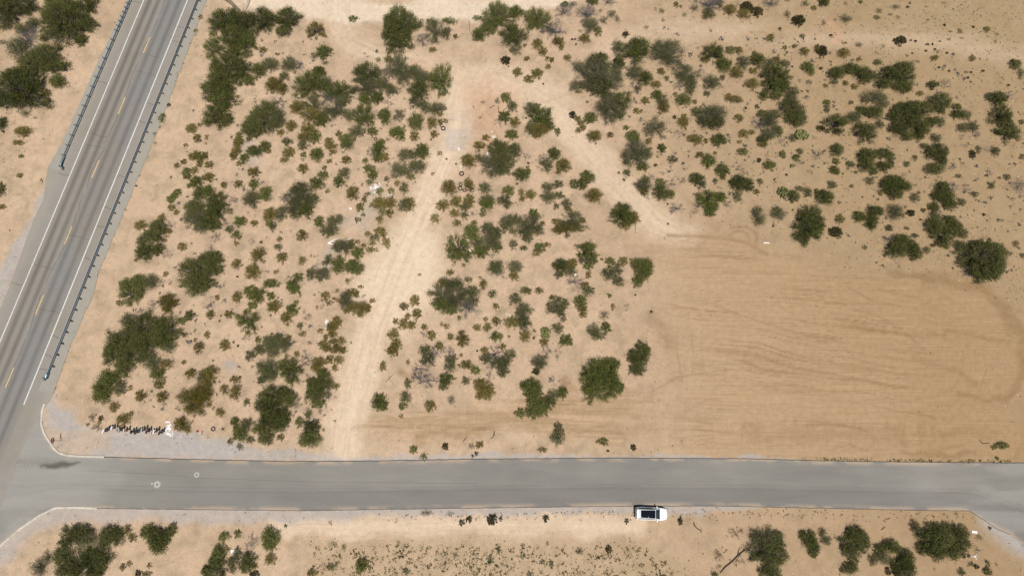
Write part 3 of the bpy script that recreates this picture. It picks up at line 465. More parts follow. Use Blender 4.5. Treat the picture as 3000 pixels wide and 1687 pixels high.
(2,1): """130 80 70 75 g;30 110 40 60 s;40 230 50 60 s;110 230 60 60 s;25 335 35 30 g;305 97 25 25 c;372 152 12 10 d;468 202 11 10 d;235 303 20 18 c;600 180 75 70 c;690 140 30 38 s;705 30 60 50 c;910 60 110 90 m;1060 70 60 80 s;850 210 120 100 s;940 170 90 130 m;940 280 60 40 s;850 330 35 40 y;1170 140 45 35 y;1195 195 15 12 d;1190 235 22 18 c;1130 310 85 60 g;1190 270 25 25 c;1080 402 13 12 d;1455 105 60 62 g;1340 140 55 50 y;1370 220 70 60 s;1550 225 75 70 c;1495 280 25 30 c;
400 445 75 75 c;585 385 38 45 c;610 430 45 55 c;760 450 55 60 s;780 560 80 40 s;780 610 75 60 g;740 700 35 35 s;660 710 40 35 y;995 475 58 52 g;950 570 65 50 s;985 610 45 40 s;1065 610 25 25 y;1125 490 30 40 c;1220 515 55 45 c;1135 560 30 28 c;1395 440 65 45 s;1500 410 45 40 s;1400 540 70 60 s;1510 520 50 35 s;1475 630 30 30 s;1580 610 50 50 s;1600 660 35 30 c;1790 340 70 65 g;1735 410 50 60 m;1655 405 42 48 g;1860 525 82 72 c;1780 530 35 40 y;335 620 65 60 c;470 590 58 65 c;600 580 55 70 c;560 640 50 40 s;455 700 52 45 c;555 720 40 40 s;258 755 50 48 c;478 797 40 35 c;650 797 35 30 c;10 610 50 70 c;
490 1060 110 130 g;630 900 85 80 g;800 860 80 60 s;880 900 60 60 s;830 980 90 80 s;880 1040 50 50 m;690 1000 70 60 s;720 1090 80 60 g;545 1220 24 22 c;850 1130 35 25 y;1010 790 95 70 s;970 840 50 50 s;1090 760 40 50 s;1040 880 40 30 s;1250 705 50 50 g;1210 830 110 90 s;1290 870 60 50 s;1170 900 70 60 s;1190 960 50 35 s;1340 800 28 25 c;1345 740 25 40 y;1640 780 120 80 s;1570 850 100 70 c;1480 870 50 30 c;1690 850 50 45 c;1740 770 35 30 c;1460 780 25 35 c;1630 710 60 35 y;1310 1050 55 55 g;1385 1015 35 25 c;1270 1110 40 20 c;1045 1015 40 45 s;1150 1050 38 28 s;
870 1245 75 75 s;870 1250 45 45 g;930 1310 50 40 y;1065 1240 75 55 s;1050 1330 50 45 c;1800 1090 95 85 g;1780 1160 70 60 s;1850 1160 40 50 g;1800 1230 45 40 g;1810 980 32 25 y;1800 1315 30 38 c;1520 1230 75 70 m;1640 1200 50 50 c;1620 1280 60 50 s;1500 1320 40 35 s;1660 1380 75 60 y;1760 1420 45 30 c;1935 1160 18 16 c;2020 1190 50 45 g;2010 1310 70 65 s;100 1315 24 13 c;410 1295 40 32 c;330 1400 50 45 c;590 1365 40 30 s;740 1410 35 45 c;710 1345 18 15 c""",
(3,1): """225 110 120 120 s;200 40 90 60 y;330 110 45 60 s;280 230 50 45 g;130 180 40 40 s;475 50 42 48 g;415 215 20 17 d;45 290 14 12 d;98 360 18 15 d;125 295 35 40 s;585 160 50 35 s;565 250 32 35 y;480 297 30 22 y;310 370 45 45 s;360 335 45 40 y;290 430 80 65 s;300 490 40 40 c;350 540 35 30 y;460 390 50 40 g;560 390 45 50 y;470 490 75 75 m;560 510 50 45 g;670 370 42 45 y;635 650 70 60 y;820 350 65 55 g;870 400 50 55 s;865 110 40 30 c;830 130 20 20 c;950 175 70 65 g;1015 95 20 20 c;1290 80 55 35 g;1085 265 65 60 g;1090 335 35 30 c;1015 380 28 25 s;1215 220 35 30 y;1265 260 45 38 y;1325 300 35 30 y;
1255 400 80 80 m;1340 415 55 65 g;1200 400 40 50 s;1430 485 32 32 c;1235 535 42 50 s;1465 380 28 32 s;940 560 105 80 g;1060 540 60 50 g;1140 610 50 45 y;970 640 75 50 g;960 700 60 35 g;830 640 50 55 y;1450 730 65 90 s;1640 700 65 60 s;1700 720 40 40 y;1705 490 65 60 p;1800 530 55 60 m;1945 490 40 50 s;1870 455 38 25 s;1910 410 20 22 y;1560 220 58 48 g;1490 285 32 25 y;1455 168 25 24 d;1395 180 28 25 y;1540 105 18 35 y;1690 105 30 38 g;1635 115 25 22 y;1865 80 32 30 s;1830 140 40 35 g;1860 190 45 35 y;1790 230 20 20 p;1490 15 50 25 c;2030 110 45 50 y;2040 490 30 40 m;2040 590 35 40 y;1970 280 35 30 y;1730 310 14 12 d;
1930 850 115 130 m;1960 720 100 90 m;2030 820 60 120 m;1900 930 70 50 m;90 680 90 80 g;60 740 100 80 g;190 750 60 60 c;110 820 60 45 c;265 1220 95 65 g;330 1240 60 80 g;280 1310 80 70 m;235 1390 50 55 g;90 1180 45 45 c;165 1165 15 15 c;40 1260 45 60 s;40 1380 55 50 s;540 803 10 9 d;537 605 10 9 d""",
(4,1): """175 65 60 60 m;170 180 35 32 g;150 270 50 42 g;315 205 45 32 s;370 285 22 14 s;95 195 20 15 y;480 120 90 70 m;470 210 70 75 m;545 280 40 40 m;640 100 80 45 m;715 140 40 60 m;640 230 60 50 m;720 210 30 35 m;880 205 30 32 s;965 140 22 30 s;1130 90 60 70 m;1060 25 45 30 s;1215 80 70 75 m;1230 170 50 55 m;1160 255 90 58 m;1210 350 30 25 y;1325 215 45 40 y;1455 20 35 28 y;1540 105 30 45 d;1670 50 35 35 y;1600 55 20 40 s;1770 75 42 45 s;1720 290 30 45 y;1445 195 25 18 l;1400 325 32 22 s;1475 445 40 48 y;1890 335 32 30 s;1815 345 18 15 c;2010 420 60 75 y;2045 130 20 30 c;1725 420 35 35 s;1125 410 25 18 y;970 420 20 30 y;960 545 45 45 s;1000 490 18 15 s;
740 390 100 70 m;690 430 80 60 m;830 430 85 60 m;760 500 80 60 m;850 320 40 25 y;620 500 22 28 c;510 375 40 38 s;325 425 22 20 c;130 415 45 40 s;545 460 15 15 y;590 560 15 15 c;60 540 75 75 m;1240 430 65 50 m;1260 520 90 80 m;1180 530 60 50 m;1310 610 70 55 m;1350 440 45 55 y;1150 640 50 50 m;1435 590 40 35 s;1560 510 30 28 s;1048 665 25 22 c;1020 762 14 10 d;1170 760 60 80 s;1300 770 60 50 m;1150 840 80 80 m;1260 920 110 90 m;1360 850 70 80 m;1440 900 50 55 s;1230 1000 60 40 m;1140 1020 28 18 d;1400 1020 50 45 s;
560 690 80 60 m;520 780 60 70 m;400 735 60 55 g;520 830 40 40 s;765 690 78 72 s;918 697 42 35 d;208 755 45 45 c;165 890 65 55 d;460 1040 25 30 t;705 850 30 35 s;880 850 25 20 s;960 925 38 22 s;1080 1070 35 35 s;700 970 60 55 y;830 980 90 65 m;770 1070 100 75 m;930 1030 60 60 m;960 1100 70 65 m;1660 1150 190 180 m;1600 1030 70 50 m;1780 1080 80 80 m;1580 1280 100 90 m;1700 1300 100 80 m;1800 1220 60 80 m;1430 1200 55 45 s;1490 1270 60 70 y;1975 1005 30 30 c;1945 555 28 20 l;1925 630 18 16 l;1840 770 30 15 l;1655 710 16 14 d;2045 1125 20 30 s""",
(0,2): """1320 50 120 100 g;1200 150 30 25 c;1700 140 90 80 c;1690 220 60 40 c;1770 150 35 35 c;1540 185 50 60 y;1420 250 40 40 y;1300 340 90 70 s;1910 280 50 50 g;1840 335 40 35 g;1430 400 140 120 m;1680 420 140 120 m;1620 520 100 80 m;1220 560 140 110 m;1150 680 90 100 m;1310 640 120 110 m;1440 560 130 100 m;1260 800 90 90 m;1070 650 30 40 c;1470 680 100 80 s;1540 760 90 70 s;1700 580 80 60 s;1590 860 75 60 g;1610 965 55 45 c;1680 770 60 50 c;1470 300 60 40 s;
1070 980 110 110 g;1140 920 80 70 g;1030 1080 90 80 g;1220 1010 55 70 s;1315 1000 22 25 c;1855 745 30 22 c;1925 860 55 48 c;2005 595 50 52 c;1968 522 18 25 c;1420 1085 55 55 c;1638 1095 55 55 c;1155 1200 50 45 c;1250 1325 68 60 c;1322 1265 25 25 c;1018 1307 28 28 d;1005 1345 20 20 c;885 1370 22 16 b;930 1300 40 40 l;980 1400 50 40 l;1960 1130 140 110 c;2030 1080 100 100 c;1930 1220 80 40 c;1830 1370 75 70 c;1890 1420 35 35 c;2050 890 60 60 s""",
(1,2): """330 95 48 55 c;125 97 28 25 c;45 160 55 60 y;60 270 42 42 c;245 265 45 40 c;525 80 80 75 g;440 30 50 45 g;480 175 45 35 g;665 85 40 45 g;700 190 68 60 c;690 200 40 30 g;430 340 95 100 g;25 470 30 38 c;205 575 55 52 c;415 505 40 35 y;335 580 12 14 d;290 545 10 10 d;455 680 50 50 s;700 560 90 70 s;640 530 60 50 s;820 570 65 70 s;690 640 70 60 s;540 520 32 35 c;560 620 70 50 s;740 500 60 40 s;850 490 28 20 c;800 470 60 40 y;
885 215 68 48 g;925 142 28 20 c;825 305 58 62 c;905 20 60 40 g;860 40 30 20 y;960 75 14 14 c;1215 85 45 45 c;1335 25 20 18 c;1255 152 35 25 c;1305 112 25 22 c;1130 195 14 22 c;1180 190 35 25 y;1350 130 25 25 c;1425 130 65 95 s;1480 40 60 30 c;1530 65 35 35 c;1490 200 60 60 c;1590 200 75 65 c;1570 270 40 30 c;1645 210 25 45 c;1430 230 35 30 c;1685 132 32 25 c;1330 345 50 55 c;1280 400 55 60 c;1290 470 45 35 c;1165 432 30 25 c;1220 495 30 30 c;1380 530 40 38 c;1300 540 50 30 c;1200 575 48 50 c;1340 615 75 45 c;1395 635 30 28 c;1240 610 50 40 c;1030 700 55 70 y;1035 320 45 45 y;960 380 28 38 s;990 460 30 30 c;930 662 32 30 c;825 685 25 22 c;
1150 760 70 65 c;1260 720 50 40 c;1350 725 45 45 c;1310 805 32 38 c;1110 800 40 40 c;625 800 100 70 s;640 880 80 60 s;690 850 60 60 s;570 930 40 40 s;865 830 110 115 g;1050 875 30 30 y;1190 870 70 60 g;1090 960 60 60 g;1160 1010 110 80 m;1250 960 50 60 s;1110 1070 85 80 m;1240 1060 60 60 y;1140 1160 70 50 g;1322 988 38 32 c;700 1080 120 80 m;800 1060 90 60 g;620 1180 110 70 g;860 1120 70 80 m;690 1260 110 90 m;780 1290 90 70 m;650 1350 100 80 m;760 1360 80 80 m;550 1420 70 40 g;930 1150 55 55 y;630 1000 45 40 y;310 1350 50 50 g;430 1370 65 60 s;360 1420 70 40 g;310 920 55 35 c;200 1015 45 45 c;310 1050 52 70 c;425 1145 30 32 s;160 1250 45 42 c;60 850 90 60 c;30 950 60 70 c;30 1060 60 70 c;1045 1270 38 42 s;955 1350 42 50 g;1080 1395 85 60 m;1195 1425 15 15 c;
2005 188 45 38 c;1920 335 32 30 c;2005 365 55 55 c;2040 290 28 35 c;1900 468 60 55 c;1930 570 55 55 c;1890 635 60 52 c;1793 790 32 50 c;1760 1145 75 75 g;1800 1190 40 40 g;2020 1100 50 55 s;1990 1190 40 35 g;2045 960 30 60 s;1975 1285 25 20 c;2045 745 20 30 c""",
(2,2): """330 60 110 90 s;330 170 100 70 g;470 100 120 110 s;560 190 100 80 y;620 40 80 60 s;430 -40 100 75 s;430 230 60 40 g;690 240 40 25 y;500 300 18 25 g;640 130 60 60 s;55 130 50 55 c;75 260 50 50 c;25 375 38 45 c;150 392 32 32 c;225 480 40 50 c;165 460 55 40 y;415 493 32 35 c;325 365 18 20 c;370 385 32 25 c;535 520 58 80 c;300 585 42 42 c;520 677 20 22 c;740 8 25 15 c;835 60 40 40 s;870 187 35 28 c;768 318 26 28 c;872 335 45 42 c;680 398 42 33 c;785 398 45 38 c;875 490 58 48 g;680 630 11 11 d;755 630 45 35 c;
1060 120 60 55 s;1070 68 22 18 c;1170 30 55 35 s;1190 30 35 28 c;1305 28 42 32 c;1150 220 80 60 s;1130 290 70 60 s;1030 350 60 60 c;1150 360 70 60 s;950 350 40 40 y;890 250 30 30 y;1160 485 52 55 c;1255 430 18 18 c;1250 500 12 16 d;1000 487 16 14 c;1470 130 60 50 s;1560 160 45 50 s;1500 220 70 50 s;1430 100 30 28 c;1410 200 40 50 s;1520 260 35 30 s;1720 140 60 65 g;1740 220 50 50 c;1745 275 38 25 c;1550 310 32 28 s;1490 405 55 50 s;1365 450 58 62 p;1355 545 45 38 c;1575 530 72 52 g;1500 640 35 30 y;1490 700 25 45 y;1850 430 60 60 s;1980 400 45 55 g;1900 480 70 40 s;1920 370 50 30 y;1800 30 60 45 s;1680 10 50 25 y;2012 78 20 25 g;2045 190 20 35 c;1955 270 50 50 l;
160 630 65 50 s;190 720 70 70 s;280 650 70 60 y;390 640 60 50 y;420 720 60 50 s;410 790 60 60 s;110 800 70 60 y;180 930 90 60 y;100 900 80 60 y;370 920 70 60 g;340 990 45 40 s;570 775 70 42 c;665 830 50 40 g;565 930 40 40 s;860 650 80 70 y;770 710 60 50 s;935 590 40 30 c;1010 680 60 50 s;900 750 80 60 s;950 770 60 60 s;820 800 60 60 y;940 850 55 50 s;815 900 40 40 y;1040 640 30 30 y;1310 750 75 70 s;1270 840 38 35 d;1370 650 50 60 y;750 1010 90 80 c;700 950 50 40 c;790 1060 60 60 c;700 1090 40 35 c;210 1190 55 55 c;420 1125 38 45 l;
1230 990 100 70 g;1250 1080 90 70 m;1280 1160 100 70 g;1250 1250 100 55 g;1400 1150 60 60 m;1340 1220 60 60 g;1110 1260 50 45 g;1150 980 45 40 g;1450 1080 60 60 s;1540 1050 50 60 g;1455 930 45 55 y;1900 830 120 110 g;1830 920 100 120 g;1980 900 140 130 g;1880 1040 110 100 g;2040 1000 80 110 g;2030 780 90 70 g;1500 1410 40 60 s""",
(3,2): """370 238 15 15 d;210 70 10 9 d;130 190 35 32 y;280 620 65 75 m;190 690 55 70 m;260 720 80 60 m;230 820 75 60 m;330 640 35 55 m;90 1000 35 40 y""",
(0,3): """720 1060 110 100 m;820 1010 110 70 m;880 1090 100 80 s;1110 1030 100 80 m;1180 1050 70 80 m;1060 1120 60 60 m;1290 985 32 50 c;1335 1065 42 38 c;1490 1000 70 70 g;1590 1060 90 90 m;1740 970 45 50 m;1600 1140 90 70 m;1680 1030 60 60 m;650 1250 110 80 m;850 1350 160 100 m;700 1400 130 60 m;1030 1280 110 80 m;930 1240 100 70 m;960 1410 90 50 m;600 1370 60 60 y;400 1370 90 90 l;480 1260 70 60 l;1240 1360 32 35 c;1305 1320 25 25 c;1505 1340 22 25 c;1395 1420 35 30 d;1480 1430 50 25 c;300 1320 15 14 l""",
(1,3): """360 40 70 50 g;620 60 80 65 m;460 80 40 35 s;260 95 30 35 c;357 150 33 30 c;765 55 40 30 c;1060 70 105 80 g;200 1055 58 42 g;332 1025 35 38 g;665 1060 95 85 g;660 1140 70 50 m;665 1275 55 55 c;160 1200 70 70 g;130 1280 80 60 m;140 1390 130 80 m;30 1400 50 60 g;290 1320 60 60 s;440 1290 70 80 m;420 1360 60 50 g;500 1350 40 35 c;500 1430 55 30 d;815 943 17 18 d;1265 912 22 24 l;480 1080 50 50 y;450 1150 50 50 y;330 1230 40 60 s;1080 1420 55 40 c;1580 1340 60 70 g;1270 1355 45 28 s;1325 1318 18 20 t;1520 1232 17 20 t;2030 1405 35 32 t;1300 1130 35 30 l;1400 1165 25 35 l;1945 1120 22 30 l""",
(2,3): """40 180 38 38 g;140 250 38 32 b;360 145 32 38 d;705 130 40 35 c;625 145 35 30 l;672 218 18 25 d;634 241 13 15 d;1490 60 70 65 s;1950 100 50 35 g;1885 97 15 15 c;1340 182 50 22 c;1995 190 14 14 d;525 912 30 32 d;598 880 32 32 d;825 885 52 50 d;845 845 20 20 d;918 873 20 25 d;1370 868 27 38 d;170 815 60 25 l;405 825 28 25 l;893 1162 32 40 t;1140 1150 25 27 t;1142 1245 30 32 t;1385 1120 15 22 t;812 1283 36 40 t;1335 1305 25 27 t;1425 1330 27 35 t;620 1370 20 25 t;1205 1430 28 22 t;365 1225 25 25 t;455 1235 25 25 t;2000 1180 30 40 d;1900 1260 12 15 d;1710 1195 40 35 l""",
(3,3): """190 158 28 33 d;125 897 21 28 d;663 895 23 40 d;1230 1010 70 50 n;875 990 12 25 y;1075 1230 65 55 n;1240 1290 65 45 n;1030 1390 60 50 n;1010 1430 30 20 g;1540 1060 130 80 s;1450 1090 80 80 s;1640 1060 50 60 g;1480 1200 120 80 s;1600 1220 110 110 m;1580 1310 90 60 m;1560 1410 120 50 m;1660 1130 60 60 s;1420 1250 50 40 g;1890 1020 35 35 m;1960 1080 80 80 m;2000 1160 60 70 m;2000 1230 40 35 m""",
(4,3): """30 1010 35 45 s;70 1090 50 40 s;380 1040 90 80 m;310 1020 50 60 m;360 1140 120 80 m;430 1100 70 80 g;290 1190 70 60 m;340 1290 50 50 m;300 1370 80 50 m;210 1080 25 30 s;610 1180 60 50 m;720 1150 90 60 m;640 1260 80 60 s;540 1290 40 50 s;870 1270 80 90 m;860 1370 100 90 m;770 1330 60 50 m;780 1420 50 40 d;690 1400 25 40 d;960 950 45 60 s;1010 1020 50 60 s;1150 990 90 70 m;1130 1090 110 90 m;1250 1050 80 100 m;1400 1020 90 80 m;1420 1120 90 70 m;1280 960 50 50 m;1180 1210 90 70 m;1050 1170 70 60 m;1330 1200 90 70 m;1450 1240 20 30 d;1580 1350 30 22 d;1525 1325 30 20 s;1690 1400 38 35 m;1695 1320 20 35 s;1610 1060 32 28 l;1715 965 16 16 d;1580 1190 30 45 y;1430 1410 35 35 s;1780 1330 15 18 l;1380 822 22 14 l;1840 135 62 32 g;1760 155 28 22 g;1790 265 20 16 g""",
}
# name, category, height per mean radius, quads per square metre, leaf length/width, base height fraction
KINDS = {
 'm': dict(name='mesquite_tree', cat='shrub', hr=0.95, den=330, leaf=(0.21, 0.085), base=0.10, look='dark green mesquite', sprig=1.0, hole=0.1),
 'g': dict(name='mesquite_tree', cat='shrub', hr=0.90, den=310, leaf=(0.20, 0.085), base=0.10, look='fresh green mesquite', sprig=1.0, hole=0.12),
 's': dict(name='acacia_shrub', cat='shrub', hr=0.85, den=310, leaf=(0.17, 0.07), base=0.15, look='thin grey-green acacia', sprig=1.2, hole=0.2),
 'c': dict(name='creosote_bush', cat='bush', hr=0.95, den=360, leaf=(0.145, 0.075), base=0.12, look='olive creosote bush', sprig=0.9, hole=0.12),
 'd': dict(name='saltbush', cat='bush', hr=0.90, den=760, leaf=(0.13, 0.075), base=0.02, look='compact blackish-green bush', sprig=0.6, hole=0.02),
 'y': dict(name='thorn_shrub', cat='shrub', hr=0.80, den=16, leaf=(0.14, 0.05), base=0.1, look='bare grey thorn shrub', sprig=1.2, hole=0.1),
 'l': dict(name='weed_clump', cat='weed', hr=0.75, den=170, leaf=(0.14, 0.055), base=0.0, look='pale green weed clump', sprig=1.0, hole=0.15),
 'b': dict(name='weed_clump', cat='weed', hr=0.6, den=170, leaf=(0.2, 0.08), base=0.0, look='bright green weed clump', sprig=1.0, hole=0.15),
 't': dict(name='weed_clump', cat='weed', hr=0.6, den=190, leaf=(0.15, 0.08), base=0.0, look='bluish green weed clump', sprig=0.8, hole=0.1),
 'n': dict(name='dead_brush', cat='brush', hr=0.5, den=14, leaf=(0.16, 0.05), base=0.0, look='dead brown brush', sprig=1.3, hole=0.2),
 'p': dict(name='prickly_pear', cat='cactus', hr=0.8, den=0, leaf=(0.2, 0.2), base=0.0, look='yellowish green prickly pear', sprig=1.0, hole=0.1)}
LEAF = {
 'm': leafmat('leaf_mesquite_dark', (0.024, 0.033, 0.008), (0.15, 0.16, 0.04)),
 'g': leafmat('leaf_mesquite_fresh', (0.03, 0.043, 0.008), (0.18, 0.2, 0.042)),
 's': leafmat('leaf_acacia', (0.034, 0.042, 0.012), (0.172, 0.180, 0.062)),
 'c': leafmat('leaf_creosote', (0.046, 0.038, 0.007), (0.28, 0.228, 0.044)),
 'd': leafmat('leaf_creosote_dark', (0.016, 0.015, 0.004), (0.075, 0.066, 0.017)),
 'y': leafmat('leaf_dry_grey', (0.08, 0.08, 0.08), (0.17, 0.165, 0.16)),
 'l': leafmat('leaf_pale_weed', (0.085, 0.095, 0.042), (0.20, 0.21, 0.10)),
 'b': leafmat('leaf_bright_weed', (0.07, 0.10, 0.014), (0.19, 0.225, 0.045)),
 't': leafmat('leaf_teal_weed', (0.035, 0.062, 0.030), (0.10, 0.15, 0.078)),
 'n': leafmat('leaf_dead', (0.12, 0.085, 0.05), (0.26, 0.19, 0.11)),
 'p': leafmat('cactus_pad', (0.07, 0.085, 0.025), (0.22, 0.23, 0.075), 0.0)}
BARK = simple('bark_grey_brown', (0.135, 0.112, 0.09), 0.9, var=0.35)
TWIG_GREY = simple('twig_grey', (0.155, 0.148, 0.150), 0.9, var=0.35)
TWIG_PALE = simple('twig_pale', (0.205, 0.175, 0.14), 0.9, var=0.35)
TWIG_BROWN = simple('twig_brown', (0.16, 0.11, 0.07), 0.9, var=0.35)

def sticks(A, B, r0, r1, mid=None):
    """three-sided tapered sticks from A to B as numpy quads"""
    n = len(A); D = B-A; D /= np.linalg.norm(D, axis=1)[:, None]+1e-9
    U = np.cross(D, np.array([0.3, 0.2, 0.93])); U /= np.linalg.norm(U, axis=1)[:, None]+1e-9; W = np.cross(D, U); rings = []
    segs = [(A, r0), (B, r1)] if mid is None else [(A, r0), (mid, (r0+r1)*0.5), (B, r1)]
    for P, r in segs:
        r = np.broadcast_to(np.asarray(r, float), (n,))[:, None]
        for k in range(3):
            t = 2.0944*k; rings.append(P+(U*math.cos(t)+W*math.sin(t))*r)
    V = np.stack(rings, 1); m = V.shape[1]; q = []
    for s in range(len(segs)-1):
        for k in range(3): q.append((s*3+k, s*3+(k+1) % 3, s*3+3+(k+1) % 3, s*3+3+k))
    Q = (np.arange(n)[:, None, None]*m+np.array(q)[None]).reshape(-1, 4)
    return V.reshape(-1, 3), Q
def plant_geometry(lobes, kind, rng):
    """lobes: (cx, cy, rx, ry) metres about the root. returns leaf verts/quads/tone and stick verts/quads"""
    K = KINDS[kind]; LV = []; LT = []; SA = []; SB = []; SR = []
    for (cx, cy, rx, ry) in lobes:
        rm = (rx+ry)/2; h = max(0.22, K['hr']*rm*1.15 if rm < 1.6 else K['hr']*(1.6*1.15+(rm-1.6)*0.62)); h *= rng.uniform(0.9, 1.15)
        ph = rng.uniform(0, 6.28, 5); am = np.array([0.10, 0.13, 0.11, 0.08, 0.07]); fr = np.array([2, 3, 5, 7, 11])
        area = math.pi*rx*ry
        nc = int(max(16, area*(9 if rm > 1.5 else 20 if rm > 0.7 else 34)))
        if kind in 'yn': nc = int(max(9, area*7))
        th = rng.uniform(0, 6.283, nc); rad = np.sqrt(rng.uniform(0.0, 1.0, nc))**0.85
        if rm < 1.5 and kind not in 'yn': ii = np.arange(nc)+0.6; th = ii*2.39996+rng.normal(0, 0.25, nc)+ph[0]; rad = np.sqrt(ii/nc)*rng.uniform(0.84, 1.08, nc)
        R = 1+(am[None]*np.sin(fr[None]*th[:, None]+ph[None])).sum(1)*(1.2 if rm > 1.5 else 0.6)
        px = np.cos(th)*rad*R; py = np.sin(th)*rad*R; rr_ = np.hypot(px, py)
        keep = vnoise(px*2.2+rng.uniform(0, 99), py*2.2+rng.uniform(0, 99)) > K['hole']*(1.15 if rm > 1.2 else 0.8)
        keep |= rng.random(nc) < 0.15
        px = px[keep]; py = py[keep]; rr_ = rr_[keep]; nc = len(px)
        if nc < 4: continue
        top = np.sqrt(np.clip(1.05-rr_**2, 0.05, 1)); zc = h*(K['base']+(1-K['base'])*top*rng.uniform(0.55, 1.0, nc)**0.7)
        C = np.stack([cx+px*rx*1.0, cy+py*ry*1.0, zc], 1)
        out = np.stack([px, py, 0.55*top+0.15], 1)+rng.normal(0, 0.28, (nc, 3)); out /= np.linalg.norm(out, axis=1)[:, None]
        clen = np.clip(rm*(0.32 if rm > 1.5 else 0.22), 0.07, 0.62)*K['sprig']
        lsc = 1.0 if rm > 0.4 else max(0.55, rm/0.4); nl = int(max(3, K['den']*area/nc/lsc**1.8))
        if K['den'] > 0:
            t = rng.uniform(-0.5, 1.0, (nc, nl)); ctone = rng.uniform(-0.38, 0.34, nc)
            jitter = rng.normal(0, 1, (nc, nl, 3))*clen*(0.30 if rm > 1.5 else 0.55)
            P = C[:, None]+out[:, None]*(t*clen)[..., None]+jitter
            P[..., 2] = np.maximum(P[..., 2], 0.03)
            A = out[:, None]*(0.8 if rm > 1.5 else 0.45)+rng.normal(0, 0.62, (nc, nl, 3)); A /= np.linalg.norm(A, axis=2)[..., None]
            Bv = np.cross(A, rng.normal(0, 1, (nc, nl, 3))+np.array([0, 0, 0.8])); Bv /= np.linalg.norm(Bv, axis=2)[..., None]+1e-9
            sz = rng.uniform(0.65, 1.25, (nc, nl, 1))*lsc; L = K['leaf'][0]*sz/2; W = K['leaf'][1]*sz/2
            quad = np.stack([P-A*L, P+Bv*W-A*L*0.1, P+A*L, P-Bv*W-A*L*0.1], 2)      # pointed leaf sprays
            LV.append(quad.reshape(-1, 4, 3)); tone = np.clip(0.45+ctone[:, None]+rng.normal(0, 0.2, (nc, nl))+0.10*t, 0, 1); LT.append(tone.ravel())
        rootx = cx+rng.normal(0, 0.12, nc)*rx; rooty = cy+rng.normal(0, 0.12, nc)*ry
        SA.append(np.stack([rootx, rooty, np.zeros(nc)-0.05], 1)); SB.append(C+out*clen*0.5); SR.append(np.full(nc, np.clip(rm*0.022, 0.008, 0.05)))
        if kind in 'yns':
            k = int(area*(46 if kind != 's' else 13)); k = max(k, 10); j = rng.integers(0, nc, k); a = C[j]+rng.normal(0, 0.10, (k, 3))*rm
            d = out[j]+rng.normal(0, 0.5, (k, 3)); d /= np.linalg.norm(d, axis=1)[:, None]; b = a+d*(clen*rng.uniform(0.5, 1.5, k))[:, None]
            SA.append(a); SB.append(b); SR.append(np.full(k, 0.013 if kind != 'n' else 0.014))
    if LV:
        LV = np.concatenate(LV); n = len(LV); LQ = np.arange(n*4).reshape(n, 4); LT = np.repeat(np.concatenate(LT), 4); LVf = LV.reshape(-1, 3)
    else: LVf = np.zeros((0, 3)); LQ = np.zeros((0, 4), int); LT = np.zeros(0)
    if SA:
        A = np.concatenate(SA); B = np.concatenate(SB); r = np.concatenate(SR); M = A*0.45+B*0.55; M[:, 2] = A[:, 2]+(B[:, 2]-A[:, 2])*0.42
        SV, SQ = sticks(A, B, r, r*0.35, M)
    else: SV = np.zeros((0, 3)); SQ = np.zeros((0, 4), int)
    return LVf, LQ, LT, SV, SQ
def pads_geometry(lobes, rng):
    V = []; Qs = []; T = []
    for (cx, cy, rx, ry) in lobes:
        n = int(max(14, math.pi*rx*ry*26)); ang = np.linspace(0, 6.283, 8, endpoint=False)
        for k in range(n):
            t = rng.uniform(0, 6.28); r = math.sqrt(rng.random()); p = np.array([cx+math.cos(t)*r*rx*0.92, cy+math.sin(t)*r*ry*0.92, 0.15+0.65*(1-r*r*0.7)*rng.uniform(0.5, 1)])
            nrm = np.array([math.cos(t)*0.3+rng.normal(0, 0.6), math.sin(t)*0.3+rng.normal(0, 0.6), 0.75]); nrm /= np.linalg.norm(nrm)
            u = np.cross(nrm, [0.2, 0.9, 0.3]); u /= np.linalg.norm(u); w = np.cross(nrm, u); s = rng.uniform(0.11, 0.17)
            ring = p+np.cos(ang)[:, None]*u*s+np.sin(ang)[:, None]*w*s*1.35
            b = sum(len(v) for v in V); V.append(np.concatenate([ring+nrm*0.018, ring-nrm*0.018])); tt = rng.uniform(0.1, 1); T.append(np.full(16, tt))
            Qs += [(b, b+1, b+2, b+3), (b, b+3, b+4, b+7), (b+4, b+5, b+6, b+7), (b+11, b+10, b+9, b+8), (b+15, b+12, b+11, b+8), (b+15, b+14, b+13, b+12)]
            Qs += [(b+i, b+8+i, b+8+(i+1) % 8, b+(i+1) % 8) for i in range(8)]
    return np.concatenate(V), np.array(Qs), np.concatenate(T)

